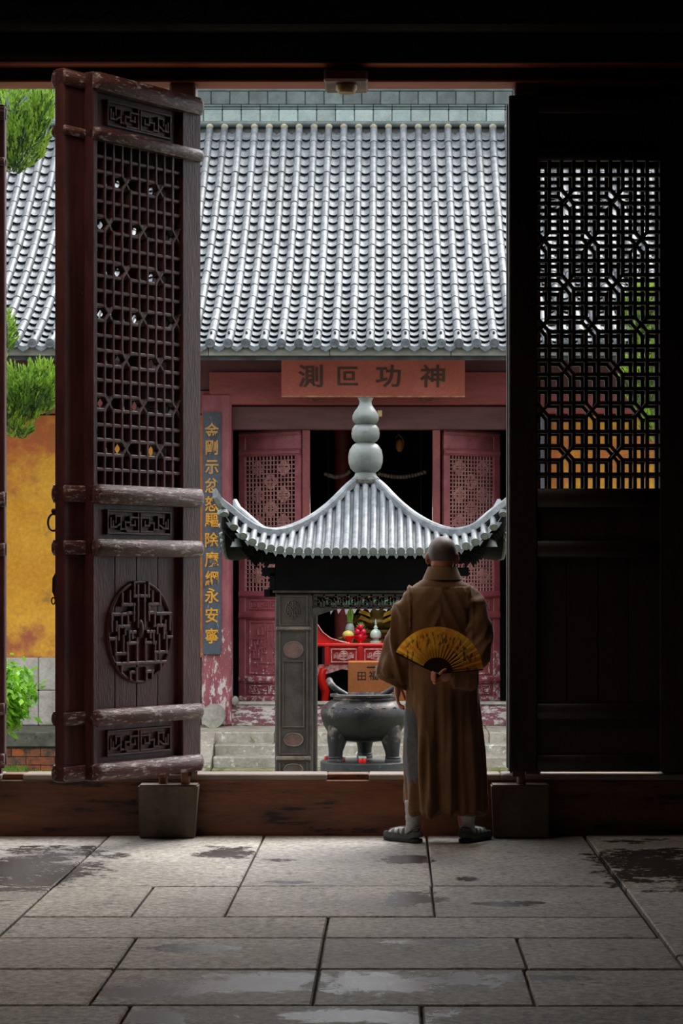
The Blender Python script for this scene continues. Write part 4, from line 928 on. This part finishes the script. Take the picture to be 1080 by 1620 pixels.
for a, r0 in ((radians(215), 1), (radians(-35), 1), (radians(90), 1)):
    dx, dy = cos(a), sin(a); pts = [(dx*46/CS, dy*46/CS, zz(1150)), (dx*52/CS, dy*52/CS, zz(1168)), (dx*54/CS, dy*54/CS, zz(1186)), (dx*55/CS, dy*55/CS, .0)]
    lg = MB().tube(pts, [20/CS, 16/CS, 11.5/CS, 10.5/CS], 16).build('leg', M['cauldron'], cd, 60)
    MB().lathe([(12.5/CS, 0), (13/CS, .02), (11.5/CS, .035), (12.5/CS, .05), (11/CS, .06)], 16, M=Matrix.Translation((dx*55/CS, dy*55/CS, 0))).build('foot_ring', M['black_stone'], lg, 50)
for q in (-1, 1):
    pts = [(q*52/CS, 0, zz(1107)), (q*52/CS, 0, zz(1100)), (q*50/CS, 0, zz(1095)), (q*58/CS, 0, zz(1089)), (q*60/CS, 0, zz(1080))]
    b = MB().tube([(q*28/CS, -.05, zz(1100)), (q*38/CS, -.06, zz(1094)), (q*47/CS, -.065, zz(1088)), (q*53/CS, -.05, zz(1081)), (q*55/CS, 0, zz(1077)), (q*53/CS, .05, zz(1081)), (q*47/CS, .065, zz(1088)), (q*38/CS, .06, zz(1094)), (q*28/CS, .05, zz(1100))], [.03, .03, .032, .036, .038, .036, .032, .03, .03], 10)
    b.build('ear', M['cauldron'], cd, 60)
for i in range(10):
    a = -pi/2+(i-4.5)*.33; MB().tube([(.445*cos(a)+.0+.03*sin(a)*cos(c*pi/4), .445*sin(a)-.03*cos(a)*cos(c*pi/4), zz(1120)+.022*sin(c*pi/4)) for c in range(8)], .006, 5, closed=True).build('relief_ring', M['cauldron'], cd, 50)
for px, Yc, label in ((573, CYY-.38, 'red glass candle cup between the cauldron legs'), (542, CYY-.12, 'red candle cup against the left cauldron leg'), (517, CYY+.12, 'small red candle cup left of the cauldron leg')):
    t = thing('candle_cup', label, 'candle', (SX(px, Yc), Yc, GZ+pd_h)); q = 1 if px == 573 else .7
    MB().lathe([(.036*q, 0), (.042*q, .01), (.042*q, .065*q), (.038*q, .07*q), (.032*q, .06*q)], 14).build('glass', M['bright_red'], t, 50); MB().cyl((0, 0, .03), (0, 0, .055*q), .03*q, 12).build('wax', M['dragon_fruit'], t, 40); MB().lathe([(.043*q, .055*q), (.045*q, .06*q), (.043*q, .072*q)], 14).build('rim', M['porcelain'], t, 50)

# ================================================================== TREES
def tuft(b, c, dv, L, r, n=10, w=.0085):
    dv = dv.normalized(); a = dv.orthogonal().normalized(); c2 = dv.cross(a)
    for i in range(n):
        t = r.random(); an = r.uniform(0, 2*pi); sp = .30; o = c+dv*L*t*.8; e = (dv+(a*cos(an)+c2*sin(an))*r.uniform(.25, .8)*(1.15-t)).normalized()*L*r.uniform(.25, .5)
        s = e.cross(Vector((r.uniform(-1, 1), r.uniform(-1, 1), r.uniform(-1, 1)))).normalized()*w
        b.add([o-s, o+s, o+e*.6+s*.8, o+e, o+e*.6-s*.8], [(0, 1, 2, 3, 4)])
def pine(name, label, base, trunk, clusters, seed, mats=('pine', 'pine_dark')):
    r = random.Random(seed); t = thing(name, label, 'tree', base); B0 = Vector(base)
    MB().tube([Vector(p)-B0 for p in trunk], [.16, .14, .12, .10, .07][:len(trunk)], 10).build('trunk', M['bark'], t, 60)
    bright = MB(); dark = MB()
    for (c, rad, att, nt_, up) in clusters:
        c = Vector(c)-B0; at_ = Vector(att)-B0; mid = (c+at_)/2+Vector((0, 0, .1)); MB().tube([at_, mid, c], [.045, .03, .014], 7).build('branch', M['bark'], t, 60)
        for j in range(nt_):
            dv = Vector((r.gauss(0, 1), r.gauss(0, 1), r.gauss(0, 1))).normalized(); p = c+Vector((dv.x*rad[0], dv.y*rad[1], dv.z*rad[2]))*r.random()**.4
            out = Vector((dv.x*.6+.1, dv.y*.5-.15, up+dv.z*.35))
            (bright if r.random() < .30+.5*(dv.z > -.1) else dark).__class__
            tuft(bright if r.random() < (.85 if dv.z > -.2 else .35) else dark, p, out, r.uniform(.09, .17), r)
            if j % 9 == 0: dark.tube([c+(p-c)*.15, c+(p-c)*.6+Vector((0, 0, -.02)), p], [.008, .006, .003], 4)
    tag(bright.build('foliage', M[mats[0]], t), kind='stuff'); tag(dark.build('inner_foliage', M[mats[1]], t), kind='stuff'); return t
TYY = 26.0
def W_(px, py, Y=TYY, dy=0): return (SX(px, Y), Y+dy, SZ(py, Y))
tr_ = [W_(-60, 1225)[:2]+(GZ,), W_(-55, 900), W_(-62, 600), W_(-40, 350), W_(-50, 120)]
pine('pine_tree', 'bright green pine reaching in at the left edge of the doorway', tr_[0], tr_,
     [(W_(45, 625), (.34, .4, .30), W_(-60, 640), 520, .8), (W_(20, 640), (.25, .3, .3), W_(-60, 660), 260, .8), (W_(72, 610), (.16, .3, .24), W_(-60, 640), 200, .8), (W_(28, 682), (.13, .2, .10), W_(-60, 650), 90, .6),
      (W_(10, 530), (.07, .2, .26), W_(-58, 560), 90, .9), (W_(35, 225), (.26, .35, .30), W_(-45, 300), 360, .9), (W_(62, 190), (.14, .25, .24), W_(-45, 260), 150, 1.1), (W_(18, 175), (.25, .4, .25), W_(-45, 200), 150, .7), (W_(70, 165), (.08, .2, .16), W_(-45, 240), 70, 1.1), (W_(25, 262), (.14, .2, .1), W_(-45, 300), 80, .5)], 11)
tr2 = [W_(1135, 1225)[:2]+(GZ,), W_(1130, 900), W_(1125, 650), W_(1110, 430)]
pine('pine_tree', 'green pine showing through the right lattice door', tr2[0], tr2,
     [(W_(1030, 600), (.30, .4, .55), W_(1125, 640), 520, .8), (W_(1015, 500), (.2, .3, .4), W_(1125, 520), 300, .9), (W_(1045, 680), (.22, .3, .22), W_(1125, 700), 160, .7), (W_(1060, 520), (.2, .3, .5), W_(1125, 560), 300, .9)], 12)
# leafy shrub at the left
r = random.Random(21); Sb = 27.5
sb = thing('leafy_shrub', 'bright green leafy shrub before the pale stone base at the left', 'shrub', (SX(-30, Sb), Sb, GZ)); b = MB(); st_ = MB(); S0 = Vector(sb.location)
for i in range(46):
    a = r.uniform(-1.1, .9); e = Vector((SX(r.uniform(-20, 38), Sb), Sb+r.uniform(-.4, .4), SZ(r.uniform(1055, 1125), Sb)))-S0
    st_.tube([(0, 0, 0), (e.x*.4, e.y*.4, e.z*.7), e], [.012, .008, .004], 5)
    for j in range(52):
        u = r.uniform(.45, 1.12); p = Vector((e.x*(.4+.6*u), e.y*(.4+.6*u), e.z*(.7+.3*u)))+Vector((r.gauss(0, .06), r.gauss(0, .06), r.gauss(0, .06)))
        dv = Vector((r.uniform(-.5, 1), r.uniform(-1, .4), r.uniform(-.9, .6))).normalized(); L = r.uniform(.09, .16); s = dv.cross(Vector((r.uniform(-.3, .3), r.uniform(-1, 1), 1))).normalized()*L*.22
        b.add([p, p+dv*L*.45+s, p+dv*L, p+dv*L*.45-s], [(0, 1, 2, 3)])
b2 = b.build('leaves', M['shrub'], sb); tag(b2, kind='stuff'); st_.build('stems', M['bark'], sb, 50)
# farther hall and trees behind the ridge
fh = thing('rear_hall', 'red and blue gable end of a rear building above the roof ridge', 'building', (-10, 50, GZ))
b = MB().box(SX(52, 50)+10, SX(60, 50)+10, -.1, .1, 0, 12.6); b.build('column', M['bright_red'], fh); MB().box(SX(34, 50)+10, SX(52, 50)+10, 0, .2, SZ(158, 50)-GZ, SZ(152, 50)-GZ).build('painted_beam', M['blue_paint'], fh); MB().box(SX(40, 50)+10, SX(52, 50)+10, 0, .2, SZ(149, 50)-GZ, SZ(143, 50)-GZ).build('painted_beam', M['blue_paint'], fh)
MB().box(-2.5, 6, .3, 3, 0, 11.4).build('wall', M['plaster_grey'], fh); MB().prism([(-3, 13.0), (8, 13.0), (7, 14.2), (-2, 14.2)], -.4, 3.6).build('roof', M['ridge_dark'], fh)
tr3 = [(-8.3, 47, GZ), (-8.3, 47, 4), (-8.2, 47, 9), (-8.1, 47, 11.6)]
pine('cypress_tree', 'dark green cypress behind the roof ridge at the left', tr3[0], tr3, [((-7.75, 47, 11.35), (.5, .5, 1.0), (-8.2, 47, 9.6), 300, 1), ((-8.3, 47, 11.0), (.5, .5, .9), (-8.2, 47, 9), 300, 1)], 13, ('pine_dark', 'pine_dark'))
#@@PERSON@@
# ================================================================== THE MONK
MX0, MY0 = .272, 12.88
def voxel(b, size, name, m, parent, smooth=2, disp=None, origin=(0, 0, 0)):
    me = b.mesh('tmp'); o = bpy.data.objects.new('tmp', me); COL.objects.link(o)
    md = o.modifiers.new('r', 'REMESH'); md.mode = 'VOXEL'; md.voxel_size = size
    if smooth: sm = o.modifiers.new('s', 'SMOOTH'); sm.iterations = smooth; sm.factor = .5
    dg = bpy.context.evaluated_depsgraph_get(); dg.update(); out = bpy.data.meshes.new_from_object(o.evaluated_get(dg)); bpy.data.objects.remove(o)
    if disp:
        ns = [v.normal.copy() for v in out.vertices]
        for v, n in zip(out.vertices, ns): v.co = v.co+n*disp(v.co, n)
    out.name = name; out.materials.clear(); out.materials.append(m); out.shade_smooth(); return link(name, out, parent)
monk = thing('person', 'bald monk in a brown robe seen from behind, standing at the threshold with a fan', 'person', (MX0, MY0, 0))
def ell(cx, cy, z, rx, ry, n=28, p=2.3):
    out = []
    for i in range(n):
        a = 2*pi*i/n; c, s = cos(a), sin(a); out.append((cx+rx*math.copysign(abs(c)**(2/p), c), cy+ry*math.copysign(abs(s)**(2/p), s), z))
    return out
def limb(b, pts, radii, n=16, ends=True):
    b.tube(pts, radii, n)
    if ends:
        b.ball(pts[0], radii[0], 12, 8); b.ball(pts[-1], radii[-1], 12, 8)
# body: one continuous surface
b = MB(); hx = .008
b.ball((hx, .015, 1.612), (.079, .099, .089), 24, 16); b.ball((hx, .05, 1.555), (.060, .066, .075), 20, 12); b.ball((hx, .085, 1.512), (.032, .03, .026)); b.ball((hx, .0, 1.56), (.066, .075, .06))
b.tube([(hx, -.012, 1.40), (hx, -.008, 1.48), (hx, .004, 1.57)], [.066, .057, .058], 18)
for s in (-1, 1):
    R_ = Matrix.Rotation(s*radians(18), 3, 'Z')@Matrix.Rotation(radians(-8), 3, 'X'); b.ball((hx+s*.084, .012, 1.583), (.0095, .021, .034), 12, 8, R=R_); b.ball((hx+s*.080, .018, 1.557), (.009, .011, .013), 8, 6)
    b.ball((hx+s*.034, .102, 1.605), (.026, .016, .010)); b.ball((hx+s*.040, .090, 1.558), (.022, .018, .02)); b.ball((hx+s*.014, .118, 1.556), (.009, .011, .008))
b.tube([(hx, .108, 1.600), (hx, .120, 1.580), (hx, .131, 1.560)], [.008, .010, .0125], 10); b.ball((hx, .128, 1.559), (.012, .012, .010)); b.ball((hx, .106, 1.532), (.024, .010, .0055)); b.ball((hx, .105, 1.523), (.020, .010, .0065))
b.loft([ell(0, 0, z, rx, ry) for z, rx, ry in ((.78, .15, .10), (.9, .155, .11), (1.05, .14, .095), (1.2, .155, .10), (1.34, .17, .10), (1.41, .13, .075), (1.46, .06, .05))])
for s in (-1, 1): limb(b, [(s*.085, 0, .86), (s*.10, .01, .48), (s*.135, .01, .10)], [.085, .055, .038])
limb(b, [(-.14, 0, 1.33), (-.235, -.02, 1.12), (-.243, .015, .885)], [.052, .043, .029])
limb(b, [(.14, 0, 1.33), (.235, -.06, 1.11), (.075, -.175, .955)], [.052, .043, .030])
def finger(pts, r0): limb(b, pts, [r0*1.05, r0, r0*.93, r0*.84][:len(pts)], 10)
# left hand hanging, gently curled
b.ball((-.243, .022, .842), (.020, .040, .048), 14, 10)
for i, (dy, L) in enumerate(((.036, .9), (.012, 1.0), (-.012, .95), (-.033, .78))):
    y0 = .024+dy*1.0; finger([(-.243, y0, .815), (-.240, y0+.004, .815-.038*L), (-.226, y0+.012, .815-.066*L), (-.205, y0+.018, .815-.078*L)], .0098 if i < 3 else .0085)
finger([(-.232, .052, .858), (-.214, .074, .838), (-.204, .078, .810), (-.200, .076, .792)], .0108)
# right hand behind the back, closed round the fan
b.ball((.018, -.206, .938), (.042, .020, .036), 14, 10)
for i in range(4):
    z = .962-i*.0195; q = (1, 1.05, 1, .85)[i]; finger([(-.005, -.212, z), (-.038*q, -.226, z-.003), (-.054*q, -.250, z-.006), (-.036, -.266, z-.009)], .0095 if i < 3 else .0083)
finger([(.036, -.214, .962), (.022, -.240, .972), (.004, -.262, .964), (-.012, -.268, .950)], .0105)
body = voxel(b, .0065, 'body', M['skin'], monk, 2)
for s in (-1, 1):
    e = MB().ball((hx+s*.032, .0985, 1.588), (.0135, .0105, .0062), 14, 10).build('eye', M['eye_white'], monk, 80); MB().ball((hx+s*.032, .1065, 1.588), (.0055, .003, .0052)).build('iris', M['ink_black'], e, 80)
b = MB(); b.ball((hx, .013, 1.6145), (.0815, .1015, .0905), 40, 40); b2 = MB()
hair = b.mesh('hair', M['stubble'], 60); bm = bmesh.new(); bm.from_mesh(hair)
dl = [v for v in bm.verts if v.co.z < 1.555+.75*max(v.co.y-.0, 0) or (v.co.y > .062 and v.co.z < 1.66)]; bmesh.ops.delete(bm, geom=dl, context='VERTS'); bm.to_mesh(hair); bm.free(); link('hair', hair, monk)
# robe
b = MB()
b.loft([ell(cx, cy, z, rx, ry, 36) for z, cx, cy, rx, ry in ((.165, .040, -.005, .200, .135), (.18, .040, -.005, .203, .138), (.5, .028, -.005, .200, .135), (.85, .008, -.005, .198, .135), (1.0, .0, -.005, .19, .13), (1.18, .0, -.005, .195, .13), (1.32, .0, -.005, .205, .125),
      (1.385, .0, -.003, .195, .115), (1.43, .0, 0, .155, .10), (1.465, .003, 0, .105, .085), (1.49, .005, 0, .075, .075))])
b.loft([ell(cx, .075, z, rx, .05, 24) for z, cx, rx in ((.205, -.0, .215), (.5, 0, .21), (.9, 0, .19), (1.0, 0, .15))])
lsl = [((-.11, 0, 1.425), .02, .03), ((-.118, 0, 1.41), .055, .06), ((-.135, 0, 1.38), .078, .08), ((-.168, -.003, 1.33), .082, .088), ((-.203, -.008, 1.24), .078, .085), ((-.226, -.012, 1.12), .076, .088), ((-.243, -.008, 1.02), .082, .095), ((-.268, -.004, .945), .086, .098), ((-.277, .0, .905), .082, .092)]
rings = []
for k_, (c, rx, ry) in enumerate(lsl):
    tilt = (0, 0, .0, .0, .1, .15, .25, .40, .48)[k_]; rings.append([(c[0]+rx*cos(2*pi*i/24), c[1]+ry*sin(2*pi*i/24), c[2]-rx*cos(2*pi*i/24)*(-1 if False else 1)*tilt*1.0) for i in range(24)])
b.loft(rings)
rsl = [((.10, 0, 1.40), .03), ((.12, 0, 1.375), .075), ((.165, -.01, 1.32), .083), ((.193, -.03, 1.22), .083), ((.207, -.055, 1.12), .082), ((.198, -.085, 1.045), .085)]
b.tube([c for c, r_ in rsl], [r_ for c, r_ in rsl], 20); b.ball(rsl[-1][0], (.085, .085, .085), 16, 10)
fr2 = [(.195, -.09, 1.02, .085, .14), (.15, -.125, .99, .065, .115), (.10, -.155, .97, .05, .095), (.06, -.175, .958, .042, .078)]
rings = []
for x, y, z, ry, rz in fr2:
    rings.append([(x+.35*ry*sin(0), y+ry*cos(2*pi*i/20), z-.02+rz*sin(2*pi*i/20)) for i in range(20)])
b.loft(rings)
def ridge(v): return 1-2*abs(v)
def fold(p, n):
    x, y, z = p; d = 0
    if z < 1.0 and abs(x) < .27 and not (x < -.20 and z > .80):
        a = math.atan2(y, (x-.03)*1.0); k_ = min(max((.98-z)/.5, 0), 1)
        d += k_*(.017*sin(a*8+1.3+1.2*noise.noise(Vector((x*3, y*3, z*1.6))))+.009*sin(a*17+2.6*noise.noise(Vector((x*5, 2, z*2)))))
        if x < -.04: d += k_*.020*ridge(noise.noise(Vector((x*26, 1.5, z*2.2+x*4))))
        if z < .6: d += .012*(.6-z)*sin(a*11)
    if x < -.16 and z > .86:                           # left sleeve: long slanting folds
        d += .024*ridge(noise.noise(Vector((x*17+z*3.2, y*11, z*2.0+4))))-.010
    if x > .14 and z > .86:
        d += .018*ridge(noise.noise(Vector((x*10-z*8, y*8, z*5+9))))-.008
    if abs(x) <= .18 and 1.0 < z < 1.42: d += .014*ridge(noise.noise(Vector((x*13+(z-1.2)*5*math.copysign(1, x), 3.0, z*2.2))))-.003
    d += .0015*noise.noise(Vector((x*60, y*60, z*60)))
    return d
robe = voxel(b, .0085, 'robe', M['robe'], monk, 5, fold)
b = MB(); rings = []
for z, rx, ry, dy in ((1.462, .112, .098, 0), (1.485, .102, .092, .002), (1.515, .088, .082, .004), (1.532, .082, .077, .006), (1.536, .078, .073, .006), (1.530, .074, .069, .006), (1.48, .080, .075, .004)):
    rings.append([(hx+rx*cos(a), dy+ry*sin(a), z-.035*max(sin(a), 0)**2) for a in [2*pi*i/28 for i in range(28)]])
b.loft(rings, cap=False).build('collar', M['collar'], robe, 60)
b = MB(); rings = []                                    # turned cuff of the left sleeve
for q, rr_ in ((0, 1.0), (.03, 1.05), (.035, 1.02), (.03, .97), (0, .93)):
    rings.append([(-.279+(.086*rr_)*cos(a), -.001+(.095*rr_)*sin(a), .918-q-.086*rr_*cos(a)*.46) for a in [2*pi*i/24 for i in range(24)]])
b.loft(rings, cap=False).build('cuff', M['collar'], robe, 60)
b = MB()
for s, cx in ((-1, -.128), (1, .125)):
    b.tube([(cx*.7, .0, .92), (cx+.0, -.015, .70), (cx-.002, -.02, .45), (cx+.0, -.01, .27), (cx, .0, .185)], [.075, .072, .068, .056, .044], 18)
def fold2(p, n): return .008*ridge(noise.noise(Vector((p.x*20+p.z*4, p.y*16, p.z*5))))
voxel(b, .008, 'trousers', M['trousers'], monk, 3, fold2)
for s, hx_, ang, nm in ((-1, -.143, 44, 'left'), (1, .138, -34, 'right')):
    Rz = Matrix.Translation((hx_, -.035, 0))@Matrix.Rotation(radians(ang), 4, 'Z')
    b = MB(); b.tube([(0, .02, .235), (0, .02, .16), (0, .022, .10), (0, .03, .06)], [.046, .042, .038, .036], 14); b.ball((0, .03, .055), (.034, .05, .035)); b.tube([(0, .03, .052), (0, .10, .048), (0, .16, .038), (0, .20, .034)], [.034, .036, .034, .024], 12)
    q = MB().merge(b, Rz); sk = voxel(q, .006, 'sock', M['sock'], monk, 3, lambda p, n: .0012*sin(p.z*150) if p.z > .10 else 0)
    outl = [(.034, -.022), (.040, .02), (.036, .08), (.046, .14), (.046, .18), (.030, .225), (.0, .24), (-.030, .225), (-.044, .18), (-.044, .14), (-.034, .08), (-.040, .02), (-.034, -.022), (-.018, -.040), (.018, -.040)]
    sh_ = MB().merge(MB().prism(outl, .004, .022, 'z'), Rz).build('sole', M['sole'], monk)
    b = MB(); rings = []
    for z, k2 in ((.020, 1.0), (.040, 1.02), (.050, .97), (.048, .93), (.022, .93)): rings.append([(x*k2, .09+(y-.09)*k2, z+(.012 if y < .02 else 0)) for x, y in outl])
    b.loft(rings, cap=False)
    for y in (.06, .10, .145): b.tube([(-.040, y, .045), (-.028, y+.004, .078-y*.12), (0, y+.006, .092-y*.15), (.028, y+.004, .078-y*.12), (.040, y, .045)], [.010]*5, 8, flat=.5)
    b.tube([(0, .05, .088), (0, .12, .078), (0, .19, .064), (0, .228, .04)], [.009, .01, .010, .008], 8, flat=.5); b.tube([(-.036, .03, .05), (-.03, -.01, .075), (0, -.032, .085), (.03, -.01, .075), (.036, .03, .05)], [.010]*5, 8, flat=.5)
    MB().merge(b, Rz).build('sandal', M['shoe'], monk, 50)
# the fan
fp = (MX0-.025, MY0-.252, .952)
fan = thing('folding_fan', 'open golden folding fan with painted dark bamboo held behind the monk', 'fan', fp)
a0, a1 = radians(5), radians(153); NPL = 36; b = MB(); row = []
for rr_ in (.086, .14, .20, .254): row.append([(rr_*cos(a0+(a1-a0)*i/NPL), (.0045 if i % 2 else -.0045)*(.5+rr_*2.4), rr_*sin(a0+(a1-a0)*i/NPL)) for i in range(NPL+1)])
b.loft(row, cap=False, closed=False).build('paper', M['fan_paper'], fan)
NR = 17
for i in range(NR):
    a = a0+(a1-a0)*i/(NR-1); g = i in (0, NR-1); L = .254 if g else .15; w = .0075 if g else .0068; y = .004+.0011*(i-NR/2)*.5
    b = MB().prism([(-.022, -.004), (.0, -.005), (.085, -w), (L, -w*.55 if not g else -w), (L, w*.55 if not g else w), (.085, w), (.0, .005), (-.022, .004)], -.0012+y, .0012+y)
    rb = b.mesh('guard' if g else 'rib', M['bamboo']); rb.transform(Matrix.Rotation(-a, 4, 'Y')); link('guard' if g else 'rib', rb, fan)
MB().cyl((0, -.012, 0), (0, .018, 0), .0045, 10).build('rivet', M['brass'], fan, 40)
fan.rotation_euler = (radians(-4), 0, radians(6))
